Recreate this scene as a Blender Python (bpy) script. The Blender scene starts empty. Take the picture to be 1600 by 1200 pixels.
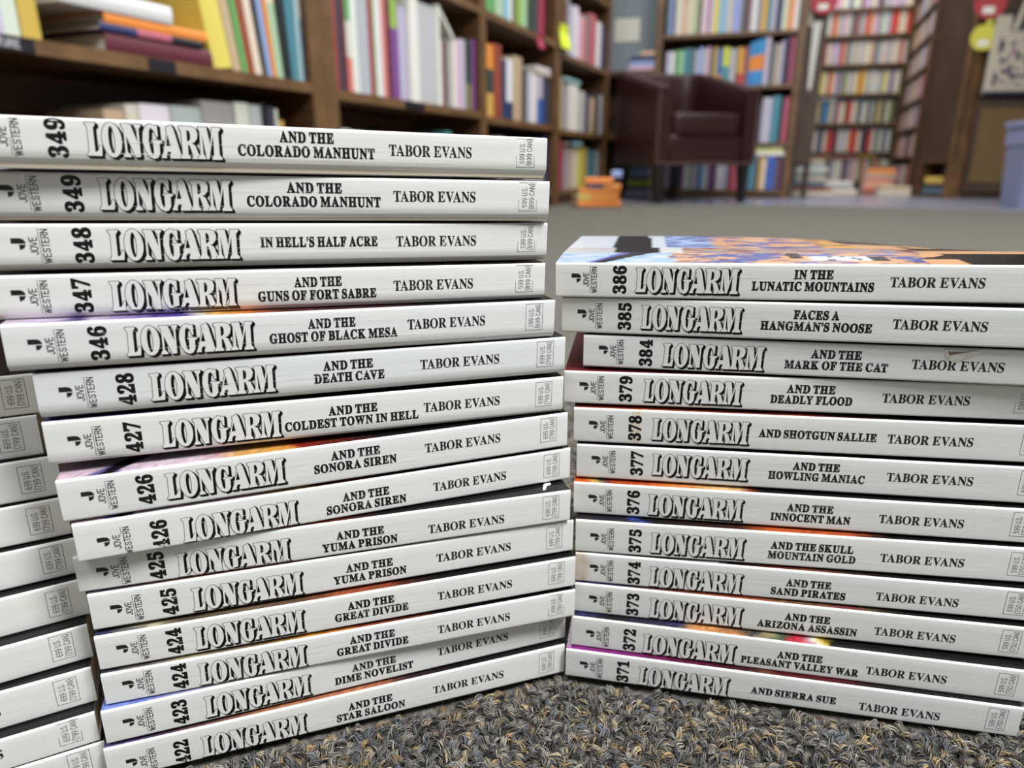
import bpy, math, random, re
import numpy as np
from mathutils import Vector, Matrix, noise

# ------------------------------------------------------------------ camera, light, exposure
SC = bpy.context.scene
COL = SC.collection
R = math.radians
PITCH = R(17.693)
CAMH = 0.2059
FPX = 1074.1
cam = bpy.data.cameras.new('camera')
cam.sensor_width = 36.0
cam.lens = 36.0 * FPX / 1600.0
cam.clip_start = 0.01
cam.dof.use_dof = True
cam.dof.focus_distance = 0.245
cam.dof.aperture_fstop = 9.0
cam_ob = bpy.data.objects.new('camera', cam)
cam_ob.location = (0, 0, CAMH)
cam_ob.rotation_euler = (R(90) - PITCH, 0, 0)
COL.objects.link(cam_ob)
SC.camera = cam_ob

SC.view_settings.view_transform = 'Standard'
SC.view_settings.look = 'None'
SC.view_settings.gamma = 1.0
SC.view_settings.use_curve_mapping = False
SC.view_settings.exposure = 0.0

world = bpy.data.worlds.new('world')
SC.world = world
world.use_nodes = True
world.node_tree.nodes['Background'].inputs[0].default_value = (0.93, 0.96, 1.0, 1)
world.node_tree.nodes['Background'].inputs[1].default_value = 0.22

def lamp(x, y, z, sx, sy, power, rz=0.0, col=(0.97, 0.985, 1.0)):
    li = bpy.data.lights.new('ceiling_lamp', 'AREA')
    li.shape = 'RECTANGLE'; li.size = sx; li.size_y = sy
    li.energy = power; li.color = col
    o = bpy.data.objects.new('ceiling_lamp', li)
    o.location = (x, y, z); o.rotation_euler = (0, 0, rz)
    COL.objects.link(o)
# fluorescent panels of the room's ceiling
for (lx, ly, pw) in ((-0.6, -0.8, 34), (1.3, -0.5, 136), (-0.2, 1.2, 24), (1.3, 1.3, 34),
                     (0.6, 3.2, 46), (2.9, 1.9, 40), (1.6, 4.7, 36), (2.6, 5.6, 30)):
    lamp(lx, ly, 2.55, 1.2, 0.6, pw, R(-23))

# ------------------------------------------------------------------ helpers
FZ = -0.003                     # floor level: the books lie on the tips of the pile

def lin(c):
    out = []
    for v in c[:3]:
        v = v / 255.0
        out.append(v / 12.92 if v <= 0.04045 else ((v + 0.055) / 1.055) ** 2.4)
    return tuple(out)

def new_mat(name):
    m = bpy.data.materials.new(name); m.use_nodes = True
    return m, m.node_tree, m.node_tree.nodes['Principled BSDF']

def flat_mat(name, rgb, rough=0.5, coat=0.0, spec=0.5, metal=0.0):
    m, t, b = new_mat(name)
    b.inputs['Base Color'].default_value = (*lin(rgb), 1)
    b.inputs['Roughness'].default_value = rough
    b.inputs['Coat Weight'].default_value = coat
    b.inputs['Coat Roughness'].default_value = 0.12
    b.inputs['Specular IOR Level'].default_value = spec
    b.inputs['Metallic'].default_value = metal
    return m

def attr_mat(name, rough=0.45, coat=0.0, bump=0.0, bscale=400.0, coat_rough=0.15):
    m, t, b = new_mat(name)
    a = t.nodes.new('ShaderNodeAttribute'); a.attribute_name = 'Col'
    t.links.new(a.outputs['Color'], b.inputs['Base Color'])
    b.inputs['Roughness'].default_value = rough
    b.inputs['Coat Weight'].default_value = coat
    b.inputs['Coat Roughness'].default_value = coat_rough
    if bump:
        tc = t.nodes.new('ShaderNodeTexCoord'); mp = t.nodes.new('ShaderNodeMapping')
        mp.inputs['Scale'].default_value = (0.06, 1, 1)
        n = t.nodes.new('ShaderNodeTexNoise'); n.inputs['Scale'].default_value = bscale
        n.inputs['Detail'].default_value = 2
        bp = t.nodes.new('ShaderNodeBump'); bp.inputs['Strength'].default_value = bump
        bp.inputs['Distance'].default_value = 0.0004
        t.links.new(tc.outputs['Object'], mp.inputs['Vector'])
        t.links.new(mp.outputs['Vector'], n.inputs['Vector'])
        t.links.new(n.outputs['Fac'], bp.inputs['Height'])
        t.links.new(bp.outputs['Normal'], b.inputs['Normal'])
    return m

def noise_mat(name, c0, c1, scale, rough=0.5, stretch=(1, 1, 1), detail=4, bump=0.0, bdist=0.001, coat=0.0, c_mid=None):
    m, t, b = new_mat(name)
    tc = t.nodes.new('ShaderNodeTexCoord'); mp = t.nodes.new('ShaderNodeMapping')
    mp.inputs['Scale'].default_value = stretch
    n = t.nodes.new('ShaderNodeTexNoise'); n.inputs['Scale'].default_value = scale
    n.inputs['Detail'].default_value = detail; n.inputs['Roughness'].default_value = 0.62
    r = t.nodes.new('ShaderNodeValToRGB')
    r.color_ramp.elements[0].position = 0.32; r.color_ramp.elements[0].color = (*lin(c0), 1)
    r.color_ramp.elements[1].position = 0.68; r.color_ramp.elements[1].color = (*lin(c1), 1)
    if c_mid:
        e = r.color_ramp.elements.new(0.5); e.color = (*lin(c_mid), 1)
    t.links.new(tc.outputs['Object'], mp.inputs['Vector'])
    t.links.new(mp.outputs['Vector'], n.inputs['Vector'])
    t.links.new(n.outputs['Fac'], r.inputs['Fac'])
    t.links.new(r.outputs['Color'], b.inputs['Base Color'])
    b.inputs['Roughness'].default_value = rough
    b.inputs['Coat Weight'].default_value = coat
    if bump:
        bp = t.nodes.new('ShaderNodeBump'); bp.inputs['Strength'].default_value = bump
        bp.inputs['Distance'].default_value = bdist
        t.links.new(n.outputs['Fac'], bp.inputs['Height'])
        t.links.new(bp.outputs['Normal'], b.inputs['Normal'])
    return m

M_COVER = attr_mat('glossy_cover_card', 0.2, 0.0, 0.10, 900.0)
M_COVER.node_tree.nodes['Principled BSDF'].inputs['Specular IOR Level'].default_value = 0.32
M_INK = flat_mat('black_ink', (22, 21, 22), 0.42, 0.25)
M_INKG = flat_mat('thin_black_ink', (58, 57, 58), 0.5, 0.2)
M_WHITEINK = flat_mat('unprinted_card', (233, 232, 229), 0.42, 0.45)
M_PAGES = noise_mat('page_edges', (196, 184, 160), (226, 216, 194), 260, 0.85, (0.03, 0.03, 6), 3)
M_BOOK = attr_mat('book_cloth_and_card', 0.5, 0.1)
M_BPAGES = noise_mat('cut_page_edges', (190, 182, 165), (228, 222, 206), 90, 0.9, (8, 0.1, 0.1), 2)
M_WOOD = noise_mat('walnut_laminate', (66, 43, 26), (100, 70, 42), 7, 0.42, (1.2, 1.2, 9), 6)
M_WOODEDGE = noise_mat('walnut_edge_band', (84, 58, 34), (122, 90, 56), 7, 0.45, (1.0, 1.0, 1.0), 5)
M_DARKWOOD = noise_mat('dark_stained_panel', (54, 38, 28), (80, 58, 42), 5, 0.5, (9, 9, 0.7), 5)
M_OLIVE = noise_mat('cork_panel', (96, 74, 44), (112, 88, 54), 60, 0.9)
M_LEATHER = noise_mat('burgundy_leather', (38, 15, 17), (54, 25, 26), 60, 0.42, (1, 1, 1), 4, 0.15, 0.002, 0.05)
M_LEATHER.node_tree.nodes['Principled BSDF'].inputs['Specular IOR Level'].default_value = 0.3
M_LEG = flat_mat('black_leg_wood', (22, 18, 17), 0.4)
M_NAIL = flat_mat('bronze_nailhead', (92, 70, 64), 0.45, metal=0.2)
M_WALL = noise_mat('grey_blue_wall_paint', (140, 149, 153), (148, 157, 161), 30, 0.8)
M_CEIL = flat_mat('ceiling_tile_white', (225, 225, 220), 0.9)
M_TILE = noise_mat('blue_grey_vinyl', (118, 119, 134), (138, 139, 152), 6, 0.25)
M_PLATE = flat_mat('ivory_plate', (232, 230, 215), 0.4)
M_BIN = flat_mat('periwinkle_plastic', (134, 140, 170), 0.38)
M_PAPER = flat_mat('white_paper', (226, 224, 214), 0.8)
M_ATTR = attr_mat('printed_fabric', 0.85)
M_LABEL = flat_mat('black_shelf_label', (24, 24, 32), 0.4)

def floor_material():
    m, t, b = new_mat('loop_carpet')
    tc = t.nodes.new('ShaderNodeTexCoord')
    n = t.nodes.new('ShaderNodeTexNoise'); n.inputs['Scale'].default_value = 330; n.inputs['Detail'].default_value = 3
    n2 = t.nodes.new('ShaderNodeTexNoise'); n2.inputs['Scale'].default_value = 520; n2.inputs['Detail'].default_value = 2
    r = t.nodes.new('ShaderNodeValToRGB')
    e = r.color_ramp.elements
    e[0].position = 0.30; e[0].color = (*lin((58, 56, 53)), 1)
    e[1].position = 0.70; e[1].color = (*lin((124, 118, 106)), 1)
    k = e.new(0.5); k.color = (*lin((92, 90, 84)), 1)
    bp = t.nodes.new('ShaderNodeBump'); bp.inputs['Strength'].default_value = 0.5; bp.inputs['Distance'].default_value = 0.002
    t.links.new(tc.outputs['Object'], n.inputs['Vector']); t.links.new(tc.outputs['Object'], n2.inputs['Vector'])
    t.links.new(n.outputs['Fac'], r.inputs['Fac']); t.links.new(r.outputs['Color'], b.inputs['Base Color'])
    t.links.new(n2.outputs['Fac'], bp.inputs['Height']); t.links.new(bp.outputs['Normal'], b.inputs['Normal'])
    b.inputs['Roughness'].default_value = 0.95
    b.inputs['Specular IOR Level'].default_value = 0.1
    return m
M_CARPET = floor_material()

class MB:
    """collects faces of ONE part: material index and colour per face"""
    def __init__(s): s.v = []; s.f = []; s.m = []; s.c = []
    def face(s, idx, mi=0, col=(0.8, 0.8, 0.8)): s.f.append(tuple(idx)); s.m.append(mi); s.c.append(col)
    def add(s, verts, faces, mi=0, col=(0.8, 0.8, 0.8)):
        o = len(s.v); s.v.extend(verts)
        for f in faces: s.face([i + o for i in f], mi, col)
    def box(s, x0, x1, y0, y1, z0, z1, mi=0, col=(0.8, 0.8, 0.8), bev=0.0):
        if bev <= 0:
            vs = [(x, y, z) for z in (z0, z1) for y in (y0, y1) for x in (x0, x1)]
            s.add(vs, [(0, 2, 3, 1), (4, 5, 7, 6), (0, 1, 5, 4), (2, 6, 7, 3), (0, 4, 6, 2), (1, 3, 7, 5)], mi, col)
            return
        b = min(bev, (x1 - x0) * .45, (y1 - y0) * .45, (z1 - z0) * .45)
        rings = []
        for (z, k) in ((z0, 1), (z0 + b, 0), (z1 - b, 0), (z1, 1)):
            q = b * k
            ring = [(x0 + q, y0 + b, z), (x0 + b, y0 + q, z), (x1 - b, y0 + q, z), (x1 - q, y0 + b, z),
                    (x1 - q, y1 - b, z), (x1 - b, y1 - q, z), (x0 + b, y1 - q, z), (x0 + q, y1 - b, z)]
            rings.append(ring)
        s.loft(rings, mi, col)
    def loft(s, rings, mi=0, col=(0.8, 0.8, 0.8), caps=True, closed=True):
        o = len(s.v); n = len(rings[0])
        for r in rings: s.v.extend(r)
        for k in range(len(rings) - 1):
            for i in range(n if closed else n - 1):
                j = (i + 1) % n
                s.face((o + k * n + i, o + k * n + j, o + (k + 1) * n + j, o + (k + 1) * n + i), mi, col)
        if caps:
            s.face([o + i for i in reversed(range(n))], mi, col)
            s.face([o + (len(rings) - 1) * n + i for i in range(n)], mi, col)
    def build(s, name, mats, parent=None, smooth=None):
        me = bpy.data.meshes.new(name)
        me.from_pydata(s.v, [], s.f)
        if not isinstance(mats, (list, tuple)): mats = [mats]
        for m in mats: me.materials.append(m)
        me.polygons.foreach_set('material_index', s.m)
        tot = [len(f) for f in s.f]
        a = me.color_attributes.new('Col', 'FLOAT_COLOR', 'CORNER')
        rows = []
        for c, k in zip(s.c, tot):
            if isinstance(c, list): rows += c          # one colour per corner
            else: rows += [c] * k
        cc = np.ones((len(rows), 4), dtype=np.float32); cc[:, :3] = rows
        a.data.foreach_set('color', cc.ravel())
        if smooth is not None:
            me.polygons.foreach_set('use_smooth', [True] * len(s.f))
            me.set_sharp_from_angle(angle=R(smooth))
        me.update()
        ob = bpy.data.objects.new(name, me); COL.objects.link(ob)
        if parent: ob.parent = parent
        return ob

def tag(o, label=None, cat=None, group=None, kind=None):
    if label: o['label'] = label
    if cat: o['category'] = cat
    if group: o['group'] = group
    if kind: o['kind'] = kind
    return o

def empty(name, mat=None):
    o = bpy.data.objects.new(name, None); o.empty_display_size = 0.02
    COL.objects.link(o)
    if mat is not None: o.matrix_world = mat
    return o

def structure(name, mb, mats, mat=None):
    o = mb.build(name, mats)
    if mat is not None: o.matrix_world = mat
    o['kind'] = 'structure'
    return o

def frame(x, y, z, rz): return Matrix.Translation((x, y, z)) @ Matrix.Rotation(rz, 4, 'Z')

CP, SP = math.cos(PITCH), math.sin(PITCH)
def ray(px, py):
    a = (px - 800) / FPX; v = -(py - 600) / FPX
    return Vector((a, CP + v * SP, -SP + v * CP))
def at(px, py, Y):
    r = ray(px, py); return Vector((0, 0, CAMH)) + r * (Y / r.y)
def on_front(px, py, M, setback=0.0):
    """point of the vertical plane y=setback of frame M, in that frame: (x, z)"""
    inv = M.inverted()
    o = inv @ Vector((0, 0, CAMH)); d = inv.to_3x3() @ ray(px, py)
    t = (setback - o.y) / d.y
    q = o + d * t
    return q.x, q.z
GLYPH = {
"'":[[59,445,99,462,131,487,154,519,168,556,173,598,170,627,161,653,147,673,129,686,106,691,75,684,54,664,46,630,53,601,71,581,99,571,99,533,88,498,59,464]],
'0':[[280,-10,223,-5,175,10,135,36,102,71,77,114,58,165,44,223,37,288,34,359,37,430,44,494,58,552,77,603,102,645,135,679,175,704,224,719,281,724,335,719,382,704,422,679,454,645,480,602,500,552,514,493,522,429,525,358,522,287,514,223,500,165,480,114,454,71,421,36,381,10,334,-5],[280,55,313,64,337,91,353,135,362,195,368,270,370,358,368,446,362,520,353,580,337,624,313,650,281,659,248,650,223,624,207,580,197,520,191,446,189,358,191,270,197,195,207,135,223,91,247,64]],
'1':[[97,0,97,53,179,53,195,55,207,59,217,67,224,79,228,96,229,118,229,619,161,544,140,528,120,518,100,515,85,517,71,524,59,535,50,550,44,568,42,589,110,613,136,626,165,644,196,666,266,718,378,718,378,118,379,99,382,83,388,70,397,61,411,55,429,53,510,53,510,0]],
'2':[[35,0,35,103,183,254,221,294,253,331,278,365,298,397,313,427,324,457,331,487,336,519,337,553,335,588,328,615,316,637,300,651,281,660,259,663,228,658,205,644,188,620,176,586,169,543,167,490,131,493,101,500,75,513,55,531,43,557,39,589,42,612,50,635,64,656,83,675,107,692,137,706,172,716,213,722,259,724,328,719,385,704,430,680,462,646,482,606,488,558,487,535,482,512,476,490,465,467,452,443,434,418,412,391,386,360,355,328,230,205,130,110,363,110,383,112,400,118,416,128,429,142,439,159,446,179,454,210,513,210,508,0]],
'3':[[243,-10,196,-8,155,-2,121,7,92,20,68,34,51,52,38,70,31,90,28,110,31,133,39,153,54,168,71,179,91,186,113,188,117,149,128,117,147,92,172,74,202,64,236,60,257,61,278,66,297,73,314,84,329,99,342,118,351,142,357,172,359,207,355,243,341,274,319,301,288,322,250,334,204,338,142,338,142,400,208,400,248,405,280,418,304,441,321,470,332,506,335,547,333,580,326,609,314,632,298,649,277,660,252,663,230,661,212,653,198,641,187,624,178,605,173,583,169,558,167,534,166,508,128,510,96,518,70,530,51,547,40,569,36,597,42,631,61,661,92,687,135,708,190,720,257,724,323,719,380,705,426,682,460,649,481,609,488,561,483,519,468,481,444,449,412,421,376,398,335,381,362,375,389,366,416,355,442,340,465,321,485,300,501,273,510,242,513,206,511,168,503,133,491,104,474,78,453,56,430,37,403,22,374,10,343,1,311,-5,277,-9]],
'4':[[180,0,180,53,208,53,230,54,249,59,266,66,279,78,287,98,290,125,290,186,13,186,13,247,297,714,436,714,436,252,540,252,540,186,436,186,436,125,439,98,447,78,460,66,477,59,496,54,518,53,531,53,531,0],[83,252,290,252,290,427,292,522,297,619,282,587,259,545,235,503,218,475]],
'5':[[245,-10,198,-8,158,-2,125,8,98,20,76,35,60,53,49,71,42,91,40,111,42,132,50,150,62,163,78,172,98,178,120,180,121,161,125,143,131,124,139,106,151,91,165,78,183,68,205,62,230,60,251,62,272,66,291,75,308,86,323,103,336,124,345,150,351,182,353,220,349,266,337,303,318,332,291,352,257,364,217,368,193,367,172,366,154,363,106,350,60,368,92,714,470,714,475,532,418,532,410,566,407,577,402,586,397,594,389,600,378,603,364,604,156,604,140,419,188,430,250,434,322,428,384,410,436,381,475,339,498,285,506,220,503,179,496,143,483,111,465,84,445,60,421,41,394,24,366,12,336,2,305,-5,275,-9]],
'6':[[293,-10,246,-6,202,6,163,27,128,55,99,93,76,139,59,193,48,257,45,330,47,384,53,436,62,485,76,530,94,572,115,610,140,643,170,671,204,694,242,710,284,721,330,724,370,722,405,717,434,709,457,697,476,684,490,668,499,651,505,633,507,614,504,594,495,576,480,560,458,546,427,539,387,536,382,596,377,615,370,631,362,646,351,656,338,663,321,665,284,657,253,635,227,597,207,544,193,479,186,401,201,410,219,419,240,427,264,433,292,437,324,438,381,432,429,414,470,384,500,342,518,292,524,231,518,164,498,106,466,57,420,20,363,-3],[296,56,320,60,340,74,357,96,369,127,377,169,379,221,376,270,368,310,355,340,336,360,314,373,287,377,269,375,249,370,230,362,211,351,197,340,186,329,190,242,201,172,219,121,241,85,267,63]],
'7':[[165,0,431,605,168,605,138,599,119,582,110,554,104,504,44,504,49,714,526,714,526,665,250,0]],
'8':[[273,-10,221,-7,175,2,136,16,103,35,76,58,56,86,42,116,33,148,30,182,34,223,48,258,71,288,100,314,136,338,177,361,140,385,109,412,85,440,67,471,57,505,53,542,55,573,63,602,75,631,93,656,117,679,148,698,186,712,232,721,285,724,350,719,403,702,445,675,474,639,492,597,498,549,494,512,482,480,462,454,434,431,402,409,363,387,417,358,460,328,491,297,512,264,525,228,529,189,522,131,499,82,462,43,411,13,348,-4],[302,421,324,436,342,453,356,472,365,494,370,520,372,551,371,570,367,588,362,606,353,622,343,637,331,649,316,658,299,664,279,666,254,662,233,652,216,634,204,611,196,584,194,554,197,522,206,495,222,474,243,455,270,438],[278,47,310,51,337,63,360,82,376,108,387,138,390,172,386,203,375,230,356,254,328,275,291,298,244,321,223,305,204,286,188,265,175,240,168,211,165,178,168,142,179,110,196,84,219,63,246,51]],
'9':[[227,-10,190,-8,158,-3,131,7,109,19,92,33,79,49,70,67,65,85,63,103,64,117,68,129,75,140,84,149,97,156,112,160,123,132,137,106,154,84,175,67,201,56,232,53,279,65,317,99,345,157,364,239,373,343,357,325,338,309,316,295,291,284,263,277,231,275,177,281,130,299,90,328,59,369,41,420,35,482,38,528,47,570,62,609,84,642,110,671,142,694,178,710,219,721,264,724,311,720,354,708,393,689,428,661,457,625,482,580,500,526,510,462,514,388,512,334,507,283,498,234,485,187,468,145,448,107,422,73,393,44,359,21,320,4,276,-7],[274,347,296,349,316,355,334,366,349,379,362,395,373,414,369,492,360,553,344,600,323,631,299,651,270,657,244,652,221,638,204,615,190,582,183,539,180,488,184,437,195,398,214,370,240,353]],
'A':[[-13,0,-13,27,5,29,21,35,35,45,48,60,60,82,73,111,307,694,334,693,572,129,587,96,600,70,612,51,625,38,641,30,660,27,660,0,341,0,341,27,386,32,413,45,422,68,420,80,415,98,406,121,376,197,154,197,117,105,113,88,111,72,119,47,143,32,184,27,190,27,190,0],[169,239,360,239,263,475]],
'B':[[24,0,24,26,54,29,77,37,93,48,103,65,109,90,111,122,111,549,110,575,107,597,103,614,96,627,87,637,76,645,62,649,44,652,23,653,23,678,328,678,422,672,496,653,548,622,580,578,590,522,583,476,564,438,531,408,486,384,427,368,498,349,552,323,592,288,615,246,623,196,615,139,592,90,553,52,499,23,433,6,354,0],[271,375,280,375,328,378,365,389,392,406,410,431,420,467,424,514,421,555,414,589,401,614,382,632,356,642,322,646,302,645,288,640,280,633,275,621,272,604,271,582],[330,36,369,40,400,52,422,73,436,103,445,142,448,191,444,241,432,280,413,309,384,328,344,340,294,344,271,344,271,97,272,77,277,61,284,50,294,42,310,38]],
'C':[[382,-16,318,-11,259,4,205,30,157,64,116,106,83,156,59,212,44,273,39,340,44,406,59,467,84,523,117,572,158,613,207,648,261,673,321,688,386,693,434,689,488,676,547,655,557,651,567,649,577,648,599,653,614,668,624,693,650,693,650,459,625,459,599,517,568,566,531,606,489,636,443,654,395,660,330,647,279,608,243,544,221,453,214,337,222,228,246,144,286,83,342,47,414,35,454,38,494,49,533,67,571,91,606,121,638,158,666,132,622,79,571,37,514,8,451,-10]],
'D':[[30,0,30,26,58,29,79,35,94,44,103,59,108,81,110,111,110,557,108,592,101,618,91,635,74,645,51,651,22,653,22,678,330,678,399,674,460,664,515,646,563,622,604,590,637,552,663,508,682,457,693,401,697,339,683,217,640,122,568,54,469,14,340,0],[331,36,368,39,401,48,430,63,455,84,476,112,501,171,517,247,522,341,514,450,492,536,454,596,400,633,332,645,310,643,293,639,282,631,276,618,272,599,271,573,271,107,272,82,276,63,282,51,293,42,309,38]],
'E':[[21,0,21,25,53,27,77,33,93,44,104,60,110,84,112,116,112,549,110,587,103,615,93,634,76,644,53,651,24,653,24,678,594,678,594,476,571,476,559,532,537,575,507,605,465,625,411,637,345,641,298,638,288,634,282,628,277,621,274,610,273,596,272,578,272,366,288,366,329,370,361,381,386,401,405,428,419,466,429,514,453,514,453,176,428,176,423,213,416,244,407,270,394,290,378,306,359,318,335,325,308,330,276,331,272,331,272,100,274,78,278,62,286,52,299,46,318,42,343,41,389,43,430,48,467,58,498,71,527,89,552,112,574,139,594,173,612,213,640,213,599,0]],
'F':[[23,0,23,26,54,30,77,38,93,50,103,67,109,92,111,125,111,558,109,590,102,614,92,630,75,641,52,648,21,653,21,678,586,678,586,476,562,476,554,514,543,547,529,574,511,596,489,613,462,626,428,635,389,640,342,642,298,640,288,637,281,633,277,627,273,619,272,607,271,593,271,368,283,368,323,372,356,383,381,403,400,430,414,468,423,516,450,516,450,176,424,176,415,229,401,270,382,299,357,318,323,329,281,333,271,333,271,120,272,98,275,79,280,64,287,51,298,42,312,35,330,30,354,27,382,26,382,0]],
'G':[[399,-15,330,-10,267,5,211,29,161,62,119,104,86,153,61,209,46,272,41,341,46,408,61,469,86,524,119,573,160,614,208,648,261,673,320,688,383,693,436,689,492,677,550,656,560,652,569,650,577,649,588,650,597,654,604,660,611,668,617,679,624,693,651,693,651,458,625,458,609,497,591,532,569,564,545,592,518,615,490,635,460,649,430,657,398,660,333,647,282,609,246,544,224,455,217,339,223,243,240,163,268,101,290,71,315,48,344,32,375,22,410,19,444,21,470,29,489,41,500,57,508,79,510,106,510,190,508,218,501,239,490,254,472,263,446,269,410,271,410,295,745,295,745,271,716,269,694,263,680,254,671,240,666,219,664,191,664,43,576,11,488,-9]],
'H':[[23,0,23,26,54,29,77,36,93,47,103,64,109,88,111,120,111,564,109,593,103,615,93,631,77,642,54,649,24,653,24,678,360,678,360,653,337,651,319,647,304,643,293,637,284,629,278,618,274,604,272,586,271,564,271,373,509,373,509,564,508,586,506,604,502,618,497,629,488,637,477,643,462,647,443,651,420,653,420,678,755,678,755,653,724,649,701,642,686,632,677,616,671,594,669,564,669,120,671,90,677,66,687,49,702,37,725,29,755,26,755,0,420,0,420,26,450,29,474,36,490,46,501,62,507,86,509,120,509,329,271,329,271,120,273,88,279,64,289,47,305,36,329,29,360,26,360,0]],
'I':[[20,0,20,26,50,31,74,38,91,48,103,63,110,84,112,112,112,576,110,603,104,623,94,637,78,645,53,650,20,653,20,678,364,678,364,653,332,650,308,645,292,637,281,623,274,603,272,576,272,115,273,96,275,79,279,66,285,55,294,46,307,39,322,34,342,29,366,26,366,0]],
'K':[[24,0,24,26,55,29,78,36,94,47,104,64,110,88,112,120,112,564,110,593,104,615,94,632,78,643,55,650,25,653,25,678,361,678,361,653,338,651,320,647,305,643,294,637,285,629,279,618,275,604,273,586,272,564,272,348,478,556,501,582,514,604,519,623,509,640,481,650,433,653,433,678,723,678,723,653,710,653,650,640,584,601,513,537,403,424,690,69,702,56,714,45,725,37,738,31,754,28,773,26,773,0,418,0,418,26,456,27,479,31,489,36,495,43,497,51,494,63,485,79,471,98,297,318,272,295,272,120,274,88,280,64,290,47,306,36,330,29,361,26,361,0]],
'L':[[23,0,23,26,54,29,77,36,93,47,103,64,109,88,111,120,111,564,109,594,103,617,93,633,77,643,54,650,24,653,24,678,372,678,372,653,347,652,327,650,310,646,297,640,287,631,280,620,275,605,272,587,271,564,271,123,272,102,273,84,276,70,281,59,288,52,298,47,310,43,327,42,348,41,393,43,434,49,469,59,499,74,527,93,551,119,572,149,591,187,609,230,636,230,598,0]],
'M':[[21,0,21,26,51,29,75,36,92,47,103,63,110,87,112,118,112,569,111,589,109,606,105,619,99,629,90,637,79,644,64,648,45,651,22,653,22,678,275,678,472,212,669,678,919,678,919,653,890,649,868,641,853,630,842,614,836,592,834,563,834,127,835,101,837,80,841,64,847,51,855,41,866,35,880,30,897,27,918,26,918,0,589,0,589,26,611,29,629,32,644,37,655,44,664,53,670,66,674,81,676,101,677,124,677,594,429,0,402,0,157,579,157,119,159,85,166,60,178,44,196,34,220,28,252,26,252,0]],
'N':[[600,-16,159,521,159,117,161,86,167,62,177,46,192,36,216,29,248,26,248,0,27,0,27,26,49,27,66,30,81,35,92,41,100,50,106,62,110,76,112,95,113,117,113,578,84,613,64,636,54,645,27,653,27,678,233,678,582,251,582,562,581,584,579,602,575,617,569,628,560,636,549,643,534,647,516,651,493,653,493,678,714,678,714,653,683,650,660,643,645,633,636,616,630,593,628,561,628,-16]],
'O':[[388,-16,340,-13,294,-4,251,11,211,31,174,56,141,86,111,120,87,158,67,199,53,243,44,290,41,339,44,388,53,434,67,479,87,520,111,557,141,592,175,621,212,647,254,667,298,682,345,691,395,694,443,691,489,682,532,668,572,648,609,623,642,594,671,560,696,522,716,481,730,436,739,389,742,339,739,290,730,243,716,199,695,158,671,120,641,86,607,56,570,31,529,11,484,-4,437,-13],[394,18,456,31,503,69,538,134,558,223,565,339,560,436,544,516,518,579,482,624,438,651,387,660,325,647,278,609,243,544,223,455,216,339,221,243,237,163,264,100,300,54,343,27]],
'P':[[23,0,23,26,54,29,77,36,93,47,103,64,109,88,111,120,111,564,109,593,103,615,93,631,77,642,54,649,24,653,24,678,318,678,395,675,456,668,500,655,532,638,558,617,580,592,596,563,606,530,609,494,602,441,581,396,546,358,497,329,435,312,360,306,271,306,271,120,273,88,279,64,289,47,305,36,329,29,360,26,360,0],[271,342,300,342,345,346,379,357,405,376,421,404,432,442,435,490,432,537,424,576,410,605,388,626,359,638,322,642,304,641,291,637,282,631,276,622,272,609,271,593]],
'R':[[23,0,23,26,54,29,77,36,93,47,103,64,109,88,111,120,111,564,109,593,103,615,93,631,77,642,54,649,24,653,24,678,323,678,415,673,489,658,547,634,588,599,613,554,621,498,615,452,597,412,566,379,524,353,469,333,643,75,674,38,684,31,697,27,712,26,715,26,715,0,504,0,300,316,271,316,271,120,273,88,279,64,289,47,305,36,329,29,360,26,360,0],[271,348,303,348,350,352,388,364,417,385,436,414,448,452,452,500,447,551,433,591,410,619,376,636,334,642,311,641,293,636,282,629,276,617,272,599,271,574]],
'S':[[64,-16,64,235,93,235,112,169,136,115,166,74,202,45,244,28,293,22,328,26,358,36,383,54,401,76,411,103,415,133,406,174,379,209,335,238,242,284,189,313,147,344,115,376,92,411,79,450,74,494,77,533,86,568,100,600,120,627,143,650,172,669,203,683,238,691,275,694,296,693,318,691,342,687,420,667,434,664,446,662,461,666,471,676,477,694,505,694,505,475,480,475,469,511,455,543,437,573,417,599,394,621,370,639,343,652,317,659,289,662,257,659,230,650,208,635,191,615,181,592,178,566,181,541,190,520,204,501,224,484,250,467,281,451,377,406,415,387,447,367,473,347,493,326,509,303,521,280,529,255,533,228,535,198,532,157,521,120,505,86,481,56,453,32,418,12,378,-3,334,-12,286,-15,236,-12,187,1,147,14,126,18,116,17,109,15,103,11,99,4,95,-5,91,-16]],
'T':[[137,0,137,26,169,28,194,35,212,46,223,63,230,88,232,120,232,645,222,645,173,640,131,625,97,601,71,567,53,524,43,473,16,473,16,678,611,678,611,472,586,472,573,534,548,583,511,617,462,638,400,645,392,645,392,120,394,87,401,62,412,45,429,34,454,28,488,26,488,0]],
'U':[[369,-19,286,-12,219,8,170,43,136,91,116,154,109,231,109,564,107,593,101,615,91,631,75,642,52,649,22,653,22,678,358,678,358,653,335,651,316,647,302,643,290,637,281,629,275,618,272,604,270,586,269,564,269,208,273,154,284,110,303,77,329,52,365,38,409,33,472,41,521,66,556,106,577,164,584,237,584,563,582,592,576,615,565,631,548,641,523,649,489,653,489,678,706,678,706,653,679,648,658,639,645,628,636,612,631,590,629,563,629,270,622,176,601,102,566,48,515,11,450,-12]],
'V':[[316,-19,66,567,55,590,44,609,34,626,20,639,2,648,-21,653,-21,678,314,678,314,653,286,652,264,649,248,644,236,636,229,624,227,610,228,598,233,582,240,563,385,213,518,562,524,579,527,595,528,609,526,624,519,635,509,643,493,648,472,651,445,653,445,678,658,678,658,653,639,651,622,646,608,637,595,622,582,600,569,570,342,-19]],
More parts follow.
